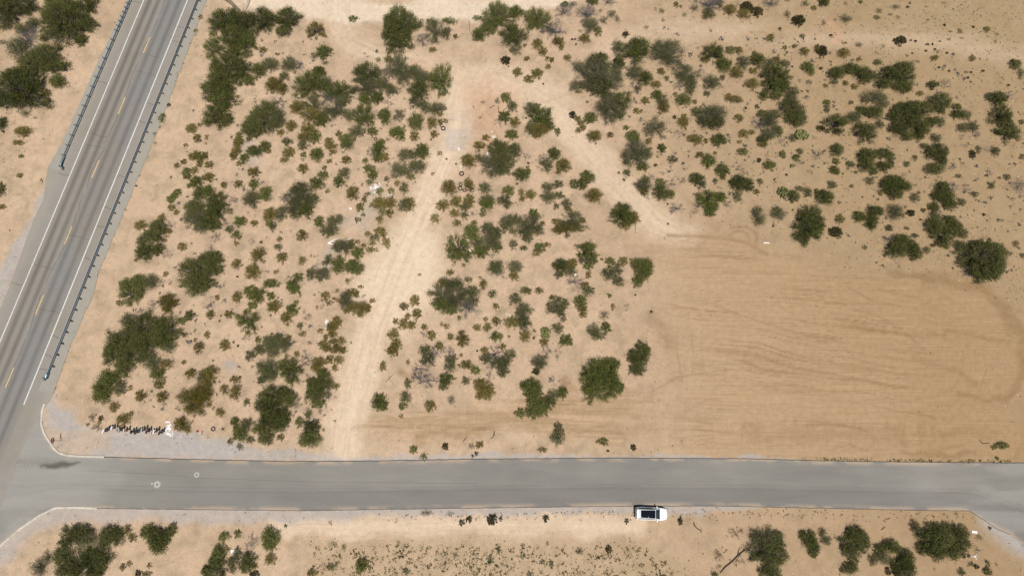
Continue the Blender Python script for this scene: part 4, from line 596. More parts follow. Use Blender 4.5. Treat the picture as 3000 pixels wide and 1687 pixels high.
# read the survey, gather neighbouring lobes of one crown into one plant
lobes_all = []
for (c_, r_), txt in PLANTS.items():
    for ent in txt.replace('\n', '').split(';'):
        f = ent.split()
        if len(f) < 5: continue
        x, y, rx, ry = map(float, f[:4]); sx, sy = TS(c_, r_, x, y); px = scale_at(sy)
        rm = (rx+ry)/2/3.4333/px; hz = 0.35*rm if f[4] in 'mgs' else 0.3*rm
        p = G(sx, sy, hz); lobes_all.append(dict(sx=sx, sy=sy, x=p.x, y=p.y, rx=rx/3.4333/px, ry=ry/3.4333/px*1.03, rm=rm, k=f[4]))
CLS = {'m': 'M', 'g': 'M'}
plants = []
for lb in sorted(lobes_all, key=lambda q: -q['rm']):
    best = None
    if lb['k'] in 'mgscy':
        for P in plants:
            a = P[0]
            if CLS.get(a['k'], a['k']) != CLS.get(lb['k'], lb['k']) or len(P) >= (5 if a['rm'] > 1.6 else 3) or a['rm'] < (0.5 if lb['k'] == 'c' else 0.9): continue
            d = math.hypot(a['x']-lb['x'], a['y']-lb['y'])
            if d < a['rm']*(0.92 if a['rm'] > 1.25 else 0.8)+lb['rm']*(0.30 if a['rm'] > 1.25 else 0.22) and (best is None or d < best[0]): best = (d, P)
    if best: best[1].append(lb)
    else: plants.append([lb])
plants.sort(key=lambda P: (P[0]['sy'], P[0]['sx']))

# ---- labels: look, landmark, and the place in the row of look-alikes there
ANCH = [("in the photo's top left corner", 70, 50), ("left of the left guardrail's upper half", 200, 110), ("far left beside the left guardrail's middle", 70, 280), ("left of the highway by the left guardrail's end", 50, 500),
 ("atop the dense row beside the guardrail", 720, 70), ("midway down the dense row beside the guardrail", 660, 200), ("at the dense row's foot beside the guardrail", 650, 340),
 ("by the pale wash left of the top middle", 1000, 110), ("just below the wash at top middle", 1440, 70), ("in the scatter inside the track fork", 1600, 190), ("just right of the dense row, high up", 820, 230), ("left of the track junction, upper half", 1010, 280),
 ("by the lone tyre at the ash patch", 1260, 350), ("on the red soil right of the ash patch", 1490, 330), ("around the big shrubs right of the junction", 1790, 230), ("above the eastern track near the top edge", 2080, 30), ("just below the eastern track", 2150, 180),
 ("among the dots at the top right", 2800, 120), ("near the top edge left of the sparse dots", 2530, 60), ("in the upper right thicket", 2560, 250), ("around the largest right-hand mesquite", 2690, 350), ("at the right edge, upper half", 2940, 350), ("just right of the right-hand track", 1960, 330), ("in the dense shrubs above the cleared lot", 2250, 330),
 ("right of the guardrail's middle stretch", 560, 490), ("by the grey patch right of the guardrail", 800, 430), ("above the white litter pile", 1050, 440), ("around the white litter pile", 1110, 570), ("next to the cluster of tyres", 1370, 560), ("above the tyre cluster on its right", 1480, 460), ("between the two tracks, middle", 1560, 590), ("beside the right-hand track's middle", 1690, 540),
 ("along the track above the cleared lot", 1930, 540), ("above the lot's curled wheel mark", 2150, 570), ("above the white pipe on the lot edge", 2270, 620), ("in the right-hand group above the lot", 2600, 600), ("above the lot's far right corner", 2850, 720), ("at the right edge, middle height", 2960, 560),
 ("by the guardrail's lower middle", 460, 720), ("by the round mesquite near the guardrail", 590, 810), ("left of the white V-shaped boards", 800, 740), ("next to the white V-shaped boards", 1000, 740), ("left of the pale clearing's upper end", 1130, 700), ("right of the pale clearing", 1420, 720), ("midway between clearing and lot", 1640, 720), ("at the lot's upper left corner", 1850, 770),
 ("beside the guardrail's lower end", 430, 1000), ("above the mailbox row", 360, 1180), ("right of the guardrail thicket", 600, 1000), ("in the middle of the left-hand scrub", 750, 950), ("left of the pale clearing's lower end", 980, 890), ("along the main track's left side", 990, 1040), ("in the dark clump above the side road", 810, 1210), ("near the lone tyre above the gravel", 600, 1200), 
 ("just right of the main track, lower half", 1170, 960), ("in the scrub below the pale clearing", 1390, 880), ("in twiggy scrub above the bladed strip", 1330, 1090), ("left of the lot, lower middle", 1620, 960), ("beside the dirt mound", 1640, 1130), ("at the lot's left edge", 1870, 1020), ("on the verge above the side road", 1450, 1310), ("on the verge between road and lot", 1840, 1300), ("on the lot's lower right corner", 2930, 1310),
 ("in the bottom left corner thicket", 230, 1620), ("below the road at the lower left", 440, 1570), ("below the road left of the sandy lane", 700, 1610), ("in the dotted field at the bottom", 1100, 1640), ("in the dotted field below the frontage track", 1430, 1620), ("on the sandy verge left of the white car", 1480, 1520), ("right beside the white car", 1910, 1525), ("below the white car, near the fallen branch", 2130, 1600), ("in the bottom right trees", 2500, 1610), ("in the bottom right corner", 2850, 1600)]
ORD = ['', 'second', 'third', 'fourth', 'fifth', 'sixth', 'seventh', 'eighth', 'ninth', 'tenth', 'eleventh', 'twelfth', 'thirteenth', 'fourteenth', 'fifteenth', 'sixteenth', 'seventeenth', 'eighteenth', 'nineteenth', 'twentieth']
def size_word(kind, r):
    if kind in 'mg': return 'huge' if r > 3.2 else 'large' if r > 2.1 else 'medium' if r > 1.3 else 'small'
    if kind in 'sy': return 'large' if r > 1.6 else 'medium' if r > 0.95 else 'small'
    return 'large' if r > 1.1 else 'medium' if r > 0.7 else 'small' if r > 0.33 else 'tiny'
bins = {}
for P in plants:
    a = P[0]; ext = a['rm'] if len(P) == 1 else max(math.hypot(l['x']-a['x'], l['y']-a['y'])*0.6+l['rm']*0.6 for l in P); P_r = max(a['rm'], ext)
    anc = min(ANCH, key=lambda q: (q[1]-a['sx'])**2+((q[2]-a['sy'])*1.15)**2)[0]
    look = size_word(a['k'], P_r)+' '+KINDS[a['k']]['look']; bins.setdefault((look, anc), []).append(P)
LABEL = {}
for (look, anc), L in bins.items():
    L.sort(key=lambda P: P[0]['sx']); n = len(L)
    for i, P in enumerate(L):
        if n == 1: w = ''
        elif i == 0: w = 'leftmost '
        elif i == n-1: w = 'rightmost '
        else: w = ORD[i]+' from left '
        if w and 'from left' in w: lab = f"{look} {anc}, {ORD[i]} from left"
        elif w: lab = f"{w.strip()} {look} {anc}"
        else: lab = f"{look} {anc}"
        LABEL[id(P)] = lab if len(lab.replace('-', ' ').split()) <= 15 else lab.replace('right-hand ', 'right ').replace(' clump', '').replace('bluish green', 'bluish').replace('yellowish green ', '').replace('compact ', '').replace('grey-green ', 'grey ').replace("the photo's ", 'the ').replace('in the middle of the', 'mid').replace('at the bottom of the', 'at foot of').replace('at the top of the', 'atop the')
GROUPS = {'m': 'mesquite trees in the scrub', 'g': 'mesquite trees in the scrub', 's': 'thin acacia shrubs', 'c': 'creosote bushes', 'd': 'creosote bushes', 'y': 'bare grey thorn shrubs', 'l': 'weed clumps', 'b': 'weed clumps', 't': 'weed clumps', 'n': 'dead brown brush', 'p': 'prickly pears'}
SMALL = set()
for nm in {K['name'] for K in KINDS.values()}:
    L = sorted((P for P in plants if KINDS[P[0]['k']]['name'] == nm), key=lambda P: -sum(l['rx']*l['ry'] for l in P)); SMALL |= {id(P) for P in L[290:]}
rest = {}
for pi, P in enumerate(plants):
    a = P[0]; kind = a['k']; K = KINDS[kind]; rng = np.random.default_rng(1000+pi); x0, y0 = a['x'], a['y']; z0 = gz(x0, y0)
    rel = [(l['x']-x0, l['y']-y0, l['rx'], l['ry']) for l in P]; mats = [LEAF[kind], TWIG_GREY if kind in 'y' else TWIG_BROWN if kind == 'n' else BARK]
    if kind == 's': mats[1] = TWIG_PALE
    if id(P) in SMALL:
        LV, LQ, LT, SV, SQ = plant_geometry(rel, kind, rng); off = np.array([x0, y0, z0-0.01]); R_ = rest.setdefault(kind, [[], [], 0]); R_[0].append(LV+off); R_[1].append(LT); continue
    if kind == 'p':
        V, Qd, T = pads_geometry(rel, rng); me = fastmesh(K['name'], V, Qd, [LEAF['p']], attrs=dict(tone=T)); o = link(bpy.data.objects.new(K['name'], me))
    else:
        LV, LQ, LT, SV, SQ = plant_geometry(rel, kind, rng)
        if a['rm'] > 1.25 and kind in 'mgs':
            o = empty(K['name'], (0, 0, 0)); me = fastmesh('crown', LV, LQ, [mats[0]], attrs=dict(tone=LT)); link(bpy.data.objects.new('crown', me), o)
            me = fastmesh('trunk', SV, SQ, [mats[1]], attrs=dict(tone=np.full(len(SV), 0.5))); link(bpy.data.objects.new('trunk', me), o)
        else:
            V = np.concatenate([LV, SV]); Qd = np.concatenate([LQ, SQ+len(LV)]).astype(int); mi = np.concatenate([np.zeros(len(LQ), int), np.ones(len(SQ), int)])
            me = fastmesh(K['name'], V, Qd, mats, mi, dict(tone=np.concatenate([LT, np.full(len(SV), 0.5)]))); o = link(bpy.data.objects.new(K['name'], me))
    o.location = (x0, y0, z0-0.01); tag(o, LABEL[id(P)], K['cat'], GROUPS[kind])
for kind, R_ in rest.items():
    V = np.concatenate(R_[0]); me = fastmesh('small_'+KINDS[kind]['name'], V, np.arange(len(V)).reshape(-1, 4), [LEAF[kind]], attrs=dict(tone=np.concatenate(R_[1])))
    o = link(bpy.data.objects.new('small_creosote_bushes', me)); tag(o, 'smallest olive creosote bushes scattered thinly through the scrub', 'bushes', kind='stuff')
print('QUADS', sum(len(m.polygons) for m in bpy.data.meshes)); print('PLANTS', len(plants), {k: sum(1 for P in plants if P[0]['k'] == k) for k in KINDS})
# ================================================================ THINGS
STEEL = NT('galvanised_steel', 0.42, 0.75, 0.5); STEEL.color(STEEL.mix((0.10, 0.145, 0.185), (0.18, 0.235, 0.28), STEEL.noise(1.5, 4))); STEEL = STEEL.m
POSTM = simple('guardrail_post', (0.16, 0.16, 0.165), 0.7, 0.3)
BLOCKM = simple('guardrail_block', (0.15, 0.145, 0.14), 0.85)
def guardrail(u, v0_, v1_, side, label, dense_until=-99):
    """side +1: posts stand on the right of the beam"""
    base = hwp(u, v0_, 0.08); root = empty('guardrail', base); tag(root, label, 'guardrail', 'guardrails along the highway')
    def pt(dv, d, z): p = hwp(0, 0); return (hd[0]*dv+hn[0]*d*side, hd[1]*dv+hn[1]*d*side, z)
    L = v1_-v0_; prof = [(0.0, 0.72), (-0.075, 0.67), (-0.075, 0.63), (0.0, 0.575), (-0.075, 0.52), (-0.075, 0.48), (0.0, 0.43)]
    prof2 = prof+[(d+0.025, z) for d, z in prof[::-1]]; n = len(prof2); st_ = np.linspace(0, L, int(L/3.81)+1); vs = []; fs = []
    for s in st_:
        for d, z in prof2: vs.append(pt(min(s, L), d, z))
    for i in range(len(st_)-1):
        for k in range(n): fs.append((i*n+k, (i+1)*n+k, (i+1)*n+(k+1) % n, i*n+(k+1) % n))
    fs += [tuple(range(n)), tuple((len(st_)-1)*n+k for k in range(n-1, -1, -1))]
    mesh('rail_beam', vs, fs, STEEL, root)
    Lr = st_[-1]; s = 0.4; ang = math.atan2(hd[1], hd[0]); pm = None; bm_ = None
    while s < Lr-0.1:
        p = pt(s, 0.34, 0.0); b = pt(s, 0.14, 0.0)
        if pm is None:
            mb = MB(); mb.box((0, 0, 0.38), (0.10, 0.02, 0.84)); mb.box((0, 0.07, 0.38), (0.10, 0.02, 0.84)); mb.box((0, -0.07, 0.38), (0.10, 0.02, 0.84)); mb.box((0, 0, 0.38), (0.02, 0.12, 0.83))
            po = mb.build('post', POSTM, root, p, rz=ang); pm = po.data
            mb = MB(); mb.box((0, 0, 0.56), (0.11, 0.22, 0.32)); bo = mb.build('block', BLOCKM, po, (0, -0.20*side*np.sign(np.dot(np.array([-hd[1], hd[0]]), hn)), 0.0)); bm_ = bo.data; bl = bo.location.copy()
        else:
            po = bpy.data.objects.new('post', pm); po.location = p; po.rotation_euler = (0, 0, ang); link(po, root)
            bo = bpy.data.objects.new('block', bm_); bo.location = bl; link(bo, po)
        s += 0.95 if s+v0_ < dense_until else 1.905
    mb = MB()                                                              # flared end shoe with its striker plate
    e0 = Vector(pt(Lr-1.2, -0.09, 0)); e1 = Vector(pt(Lr+0.5, -0.12, 0)); mb.tube([e0+Vector((0, 0, 0.6)), Vector(pt(Lr+0.1, -0.09, 0.55)), e1+Vector((0, 0, 0.48))], [0.10, 0.13, 0.15], 8)
    mb.box(pt(Lr+0.62, -0.22, 0.45), (0.10, 0.62, 0.62), ang); mb.box(pt(Lr+0.2, 0.05, 0.3), (0.9, 0.10, 0.12), ang); mb.build('end_terminal', STEEL, root)
    mb = MB(); mb.box(pt(Lr+0.8, -0.4, 0.02), (0.45, 0.5, 0.05), ang); mb.build('ground_plate', STEEL, root)
    return root
uR = float(np.mean([hw_u(*G2(x, y, 0.6)) for x, y in ((577,0), (409,422), (242,844))])); uL = float(np.mean([hw_u(*G2(x, y, 0.6)) for x, y in ((381.6,0), (292,210), (204,416))]))
guardrail(uR, -12, hw_v(*G2(150,1100,0.5)), 1, "long steel guardrail on the highway's right side", -99)
guardrail(uL, -12, hw_v(*G2(179,478,0.5)), -1, "shorter steel guardrail on the highway's left side ending halfway down", hw_v(*G2(340,85)))

# ---------------------------------------------------------------- tyres
RUBBER = simple('tyre_rubber', (0.022, 0.021, 0.020), 0.85, var=0.4)
RUBBER_DUST = simple('tyre_rubber_dusty', (0.115, 0.115, 0.115), 0.9, var=0.3)
def tyre(p, R, label, mat=RUBBER, tilt=0.0):
    w = 0.10; r1 = R*0.60; prof = [(R*0.86, -w), (R, -w*0.65), (R, w*0.65), (R*0.86, w), (r1*1.05, w*0.9), (r1, w*0.5), (r1*1.12, 0), (r1, -w*0.5), (r1*1.05, -w*0.9)]
    n = 24; m = len(prof); vs = []; fs = []
    for i in range(n):
        t = 2*math.pi*i/n
        for r, z in prof: vs.append((math.cos(t)*r, math.sin(t)*r, z+w))
    for i in range(n):
        for k in range(m): fs.append((i*m+k, ((i+1) % n)*m+k, ((i+1) % n)*m+(k+1) % m, i*m+(k+1) % m))
    o = mesh('tyre', vs, fs, mat, None, (p.x, p.y, gz(p.x, p.y)+0.005), smooth=False); o.rotation_euler = (tilt, tilt*0.5, random.uniform(0, 6)); tag(o, label, 'tyre', 'discarded tyres'); return o
def TP(c_, r_, x, y, z=0.0): return G(*TS(c_, r_, x, y), z)
for c_, r_, x, y, rp, lab, mt in (
 (2,0,338,1292,21,'lone black tyre beside the grey ash patch', RUBBER), (1,0,1718,1397,16,'small black tyre at the foot of a green bush, upper left scrub', RUBBER), (2,1,513,404,18,'upper left tyre of the tyre cluster', RUBBER), (2,1,510,447,20,'lower left tyre of the tyre cluster', RUBBER),
 (2,1,570,410,17,'tyre half under the bush in the tyre cluster', RUBBER), (2,1,553,463,17,'bottom middle tyre of the tyre cluster', RUBBER), (2,1,632,467,19,'grey dusty tyre at the right end of the tyre cluster', RUBBER_DUST), (2,1,523,298,22,'tyre lying against the pale rubble above the tyre cluster', RUBBER),
 (1,2,85,1415,20,'lone tyre above the gravel verge right of the mailboxes', RUBBER), (4,1,1712,967,16,"small tyre above the big mesquite at the lot's right corner", RUBBER), (1,1,1550,622,20,'tyre under a bush below the white litter pile', RUBBER)):
    sy = TS(c_, r_, x, y)[1]; tyre(TP(c_, r_, x, y, 0.1), rp/3.4333/scale_at(sy)*1.12, lab, mt)

# ---------------------------------------------------------------- white car
PAINT = NT('car_paint_white', 0.22, 0.0, 0.5); PAINT.color((0.80, 0.81, 0.82)); PAINT.b.inputs['Coat Weight'].default_value = 0.8; PAINT = PAINT.m
GLASS = NT('car_glass_dark', 0.04, 0.0, 0.5); GLASS.color((0.006, 0.008, 0.012)); GLASS = GLASS.m
SHIELD = NT('windscreen_glass', 0.05, 0.0, 0.6); SHIELD.color((0.018, 0.028, 0.042)); SHIELD = SHIELD.m
BLACK = simple('black_trim', (0.015, 0.015, 0.016), 0.6); CHROME = simple('alloy', (0.5, 0.5, 0.52), 0.3, 0.9)
REDL = simple('tail_light', (0.35, 0.01, 0.01), 0.2); CLEAR = simple('headlight', (0.65, 0.68, 0.7), 0.1)
pf = G2(1955, 1506, 0.6); pr = G2(1860.5, 1502.5, 0.6); cc = ((pf[0]+pr[0])/2, (pf[1]+pr[1])/2+0.02); CL = math.hypot(pf[0]-pr[0], pf[1]-pr[1])
car = empty('parked_car', (cc[0], cc[1], max(0.0, gz(*cc))+0.0), math.radians(-2.2)); tag(car, 'white estate car with a black glass roof parked on the sandy verge', 'car')
k_ = CL/4.7
def loft(name, st_, mat, parent, smooth=True):
    vs = []; fs = []; n = len(st_[0][1])
    for x, ring in st_:
        for y, z in ring: vs.append((x*k_, y, z))
    for i in range(len(st_)-1):
        for j in range(n-1): fs.append((i*n+j, i*n+j+1, (i+1)*n+j+1, (i+1)*n+j))
        fs.append((i*n+n-1, i*n, (i+1)*n, (i+1)*n+n-1))
    fs += [tuple(range(n-1, -1, -1)), tuple((len(st_)-1)*n+j for j in range(n))]
    return mesh(name, vs, fs, mat, parent, smooth=smooth)
def bring(w, zb, zt): 
    h = [(w*0.86, zb), (w*0.97, zb+0.12), (w, 0.5*(zb+zt)), (w*0.985, zt-0.12), (w*0.90, zt-0.03), (w*0.62, zt), (w*0.25, zt+0.02)]
    return [(-y, z) for y, z in h]+[(y, z) for y, z in h[::-1]]
loft('body', [(-2.34, bring(0.62, 0.40, 0.80)), (-2.30, bring(0.80, 0.30, 0.93)), (-2.10, bring(0.92, 0.24, 1.00)), (-1.5, bring(0.97, 0.22, 1.02)), (0.0, bring(0.965, 0.22, 1.0)), (1.0, bring(0.96, 0.22, 0.99)), (1.45, bring(0.945, 0.22, 0.96)), (1.72, bring(0.92, 0.23, 0.93)), (1.95, bring(0.85, 0.25, 0.89)), (2.10, bring(0.76, 0.27, 0.85)), (2.21, bring(0.65, 0.29, 0.81)), (2.29, bring(0.51, 0.32, 0.76)), (2.34, bring(0.33, 0.36, 0.70))], PAINT, car)
RS = [(-2.28, 0.98, 0.80, 0.74), (-2.18, 1.30, 0.82, 0.69), (-2.06, 1.52, 0.83, 0.66), (-1.2, 1.62, 0.84, 0.66), (-0.5, 1.655, 0.845, 0.665), (0.1, 1.63, 0.84, 0.66), (0.48, 1.56, 0.84, 0.66), (0.85, 1.26, 0.85, 0.70), (1.22, 0.97, 0.86, 0.78)]
def ri(x): return tuple(float(np.interp(x, [r[0] for r in RS], [r[j] for r in RS])) for j in (1, 2, 3))
def gring(z, wb, wr):
    t = max(z-0.97, 0.0); h = [(wb, 0.90), (wb, 0.96), (wr+0.03, 0.97+t*0.86), (wr-0.06, 0.97+t*0.985), (wr*0.45, z+0.012)]
    return [(-y, zz) for y, zz in h]+[(y, zz) for y, zz in h[::-1]]
loft('cabin', [(x, gring(z, wb, wr)) for x, z, wb, wr in RS], PAINT, car)
def roofpanel(name, x0, x1, w0, w1, mat, parent, lift=0.014):
    vs = []; fs = []; nx_, ny_ = 9, 9
    for i in range(nx_):
        x = x0+(x1-x0)*i/(nx_-1); z, wb, wr = ri(x); w = w0+(w1-w0)*i/(nx_-1)
        for j in range(ny_):
            y = (-1+2*j/(ny_-1)); vs.append((x*k_, y*w, z+lift+0.014*(1-y*y)))
    for i in range(nx_-1):
        for j in range(ny_-1): fs.append((i*ny_+j, (i+1)*ny_+j, (i+1)*ny_+j+1, i*ny_+j+1))
    b = len(vs); rim = [i*ny_ for i in range(nx_)]+[(nx_-1)*ny_+j for j in range(1, ny_)]+[i*ny_+ny_-1 for i in range(nx_-2, -1, -1)]+[j for j in range(ny_-2, 0, -1)]
    for q_ in rim: vs.append((vs[q_][0], vs[q_][1], vs[q_][2]-0.03))
    for q_ in range(len(rim)): fs.append((rim[q_], b+q_, b+(q_+1) % len(rim), rim[(q_+1) % len(rim)]))
    return mesh(name, vs, fs, mat, parent, smooth=True)
roofpanel('glass_roof', -1.66, 0.44, 0.54, 0.60, GLASS, car)
roofpanel('windscreen', 0.50, 1.19, 0.62, 0.74, SHIELD, car)
roofpanel('rear_window', -2.26, -2.10, 0.66, 0.62, GLASS, car)
for sd in (-1, 1):
    for xa, xb in ((-2.0, -1.05), (-0.98, 0.02), (0.09, 0.80)):
        vs = []
        for x, u in ((xa, 0.06), (xb, 0.06), (xb-(0.16 if xb > 0.5 else 0), 0.86), (xa+(0.14 if xa < -1.8 else 0), 0.86)):
            z, wb, wr = ri(x); y = wb+(wr+0.03-wb)*u; zz = 0.97+max(z-0.97, 0)*0.86*u
            vs.append((x*k_, sd*(y+0.014), zz))
        vs += [(x, y-sd*0.03, z) for x, y, z in vs]; mesh('side_window', vs, [(0, 1, 2, 3), (7, 6, 5, 4), (0, 4, 5, 1), (1, 5, 6, 2), (2, 6, 7, 3), (3, 7, 4, 0)], GLASS, car)
    mb = MB(); mb.tube([(-1.9*k_, sd*0.66, 1.57), (-1.2*k_, sd*0.67, 1.645), (-0.4*k_, sd*0.67, 1.67), (0.2*k_, sd*0.665, 1.63)], 0.02, 6); mb.build('roof_rail', CHROME, car)
    mb = MB(); mb.box((0.78*k_, sd*1.03, 1.02), (0.16, 0.24, 0.15), taper=0.8); mb.build('mirror', PAINT, car)
    mb = MB(); mb.box((2.09*k_, sd*0.64, 0.66), (0.16, 0.30, 0.12), sd*-0.75); mb.build('headlight', CLEAR, car)
    mb = MB(); mb.box((-2.27*k_, sd*0.70, 0.88), (0.10, 0.32, 0.14), sd*0.35); mb.build('tail_light', REDL, car)
    for xw in (-1.42, 1.45):
        wl = bpy.data.objects.new('wheel', None); wl.location = (xw*k_, sd*0.86, 0.345); link(wl, car)
        for nm, R_, hw_, mt in (('tyre', 0.345, 0.11, RUBBER), ('rim', 0.235, 0.118, CHROME)):
            mb = MB(); mb.tube([(0, -hw_, 0), (0, -hw_*0.8, 0), (0, hw_*0.8, 0), (0, hw_, 0)], [R_*0.92, R_, R_, R_*0.92], 20); mb.build(nm, mt, wl)
mb = MB(); mb.box((-2.14*k_, 0, 1.535), (0.22, 1.18, 0.035)); mb.build('spoiler', PAINT, car)
mb = MB(); mb.box((2.32*k_, 0, 0.48), (0.05, 0.5, 0.14)); mb.build('grille', BLACK, car)
mb = MB(); mb.box((-2.35*k_, 0, 0.62), (0.02, 0.50, 0.14)); mb.build('number_plate', simple('plate', (0.6, 0.55, 0.35)), car)

# ---------------------------------------------------------------- stop sign
SIGN_RED = simple('sign_red', (0.34, 0.022, 0.040), 0.5, var=0.08); SIGN_WHITE = simple('sign_white', (0.72, 0.70, 0.68), 0.5, var=0.05)
sp = G(182.5, 1290); sg = empty('stop_sign', (sp.x, sp.y, gz(sp.x, sp.y))); tag(sg, 'red octagonal stop sign on a thin steel post at the junction corner', 'sign')
mb = MB(); mb.box((-0.03, 0, 1.35), (0.05, 0.06, 2.8)); mb.build('post', POSTM, sg)
def octa(R, x0, x1): 
    P = [(math.cos(math.pi/8+k*math.pi/4)*R, math.sin(math.pi/8+k*math.pi/4)*R) for k in range(8)]
    vs = [(x0, y, 2.36+z) for y, z in P]+[(x1, y, 2.36+z) for y, z in P]; return vs, [tuple(range(7, -1, -1)), tuple(range(8, 16))]+[(i, (i+1) % 8, 8+(i+1) % 8, 8+i) for i in range(8)]
v_, f_ = octa(0.50, 0.0, 0.006); mesh('border', v_, f_, SIGN_WHITE, sg)
v_, f_ = octa(0.465, 0.0065, 0.010); face = mesh('face', v_, f_, SIGN_RED, sg)
fc = bpy.data.curves.new('lettering', 'FONT'); fc.body = 'STOP'; fc.size = 0.40; fc.align_x = 'CENTER'; fc.align_y = 'CENTER'; fc.extrude = 0.001; fc.offset = 0.008
to = bpy.data.objects.new('tmp', fc); COL.objects.link(to); dg = bpy.context.evaluated_depsgraph_get(); lm = bpy.data.meshes.new_from_object(to.evaluated_get(dg)); bpy.data.objects.remove(to)
lm.materials.clear(); lm.materials.append(SIGN_WHITE); lo = bpy.data.objects.new('lettering', lm); lo.location = (0.013, 0, 2.36); lo.rotation_euler = (math.pi/2, 0, math.pi/2); lo.scale = (0.78, 1.05, 1); link(lo, face)

# ---------------------------------------------------------------- manholes
COLLAR = simple('manhole_concrete', (0.37, 0.36, 0.335), 0.9); LID = simple('manhole_lid', (0.14, 0.14, 0.14), 0.6, 0.4)
for (x, y, rp, n, lab) in ((1582,527,36,8,'larger manhole with a pale octagonal collar in the side road'), (1980,430,27,20,'round pale manhole in the side road, right of the octagonal one'), (1530,518,11,12,'tiny pale valve cover just left of the octagonal manhole')):
    p = TP(0,3,x,y); R = rp/3.4333/scale_at(1410); e = empty('manhole', (p.x, p.y, 0.05)); tag(e, lab, 'manhole')
    mb = MB(); mb.prism([(math.cos(2*math.pi*k/n+0.39)*R, math.sin(2*math.pi*k/n+0.39)*R) for k in range(n)], 0.0, 0.008); mb.build('collar', COLLAR, e)
    if R > 0.25:
        mb = MB(); mb.prism([(math.cos(2*math.pi*k/16)*0.15, math.sin(2*math.pi*k/16)*0.15) for k in range(16)], 0.009, 0.018); mb.build('lid', LID, e)

# ---------------------------------------------------------------- mailboxes
MBX = {'k': simple('mailbox_black', (0.012, 0.012, 0.013), 0.5), 'w': simple('mailbox_white', (0.74, 0.73, 0.71), 0.5), 'g': simple('mailbox_grey', (0.36, 0.38, 0.41), 0.5, 0.3), 't': simple('mailbox_tan', (0.55, 0.48, 0.38), 0.6), 'n': simple('mailbox_navy', (0.03, 0.035, 0.05), 0.5)}
CW = {'k': 'black', 'w': 'white', 'g': 'grey', 't': 'tan', 'n': 'dark blue'}
WOODP = simple('mailbox_post_wood', (0.20, 0.15, 0.10), 0.9); FLAG = simple('mailbox_flag', (0.35, 0.03, 0.03), 0.6)
mbx = [(955,485,'w'),(985,468,'k'),(1003,462,'n'),(1027,452,'k'),(1060,445,'w'),(1098,428,'k'),(1122,468,'g'),(1150,478,'g'),(1182,458,'k'),(1215,478,'t'),(1252,462,'k'),(1305,492,'k'),(1335,478,'k'),(1357,500,'k'),(1381,485,'k'),(1408,480,'n'),(1438,468,'g'),(1475,455,'k'),(1497,490,'n'),(1524,470,'k'),(1558,497,'g'),(1590,488,'w'),(1626,472,'k'),(1660,505,'k'),(1690,487,'k')]
cnt = {}; seen = {}
for m_ in mbx: cnt[m_[2]] = cnt.get(m_[2], 0)+1
for (x, y, k) in mbx:
    p = G(80+x/4.2933, 1150+y/4.2933, 1.15); i = seen.get(k, 0); seen[k] = i+1
    w = CW[k]+' '; pos = 'leftmost' if i == 0 else 'rightmost' if i == cnt[k]-1 else ORD[i]+' from left'
    lab = f"{CW[k]} mailbox in the row by the gravel" if cnt[k] == 1 else f"{CW[k]} roadside mailbox, {pos} of the {CW[k]} ones in the row"
    e = empty('mailbox', (p.x, p.y, gz(p.x, p.y)), random.uniform(-0.35, 0.1)); tag(e, lab, 'mailbox', 'mailboxes in the roadside row')
    mb = MB(); mb.box((0, 0, 0.5), (0.09, 0.09, 1.1)); mb.box((0, 0, 1.03), (0.12, 0.46, 0.04)); mb.build('post', WOODP, e)
    sec = [(-0.12, 0.0), (0.12, 0.0)]+[(0.12*math.cos(t), 0.14+0.12*math.sin(t)) for t in np.linspace(0, math.pi, 9)]; n = len(sec)
    vs = [(a, -0.27, 1.055+b) for a, b in sec]+[(a, 0.27, 1.055+b) for a, b in sec]
    mesh('box', vs, [tuple(range(n)), tuple(range(2*n-1, n-1, -1))]+[(i_, n+i_, n+(i_+1) % n, (i_+1) % n) for i_ in range(n)], MBX[k], e)
    mb = MB(); mb.box((0, -0.282, 1.16), (0.20, 0.018, 0.20)); mb.build('door', MBX[k], e)
    mb = MB(); mb.box((0.132, -0.10, 1.22), (0.015, 0.05, 0.20)); mb.box((0.132, -0.06, 1.30), (0.015, 0.13, 0.06)); mb.build('flag', FLAG, e)

# ---------------------------------------------------------------- litter, rubble, boards, logs
WHITE_JUNK = simple('white_litter', (0.72, 0.73, 0.74), 0.7, var=0.12); RUBBLE = simple('pale_rubble', (0.62, 0.56, 0.47), 0.9, var=0.2); PVC = simple('white_plastic_pipe', (0.78, 0.77, 0.75), 0.4, var=0.05); DARKJ = simple('dark_junk', (0.03, 0.03, 0.032), 0.8); REDJ = simple('red_plastic', (0.30, 0.02, 0.03), 0.5)
def chips(name, p, spread, n, size, mat, label, cat, seed, flat=0.5):
    rg = random.Random(seed); mb = MB()
    for i in range(n):
        a = rg.uniform(0, 6.28); r = abs(rg.gauss(0, 0.5)); s = size*rg.uniform(0.4, 1.3)
        vs = []; cx_, cy_ = math.cos(a)*r*spread[0], math.sin(a)*r*spread[1]; k = rg.randint(4, 6); hz = s*flat*rg.uniform(0.5, 1)
        for zz, t in ((-0.02, 1.0), (hz, 0.75)):
            for j in range(k):
                an = 6.283*j/k+rg.uniform(-0.3, 0.3); vs.append((cx_+math.cos(an)*s*t*rg.uniform(0.6, 1.1), cy_+math.sin(an)*s*t*rg.uniform(0.6, 1.1), zz+rg.uniform(-0.02, 0.02)))
        mb.add(vs, [tuple(range(k-1, -1, -1)), tuple(range(k, 2*k))]+[(j, (j+1) % k, k+(j+1) % k, k+j) for j in range(k)])
    o = mb.build(name, mat, None, (p.x, p.y, gz(p.x, p.y))); tag(o, label, cat, kind='stuff' if max(spread) > 0.55 else None); return o
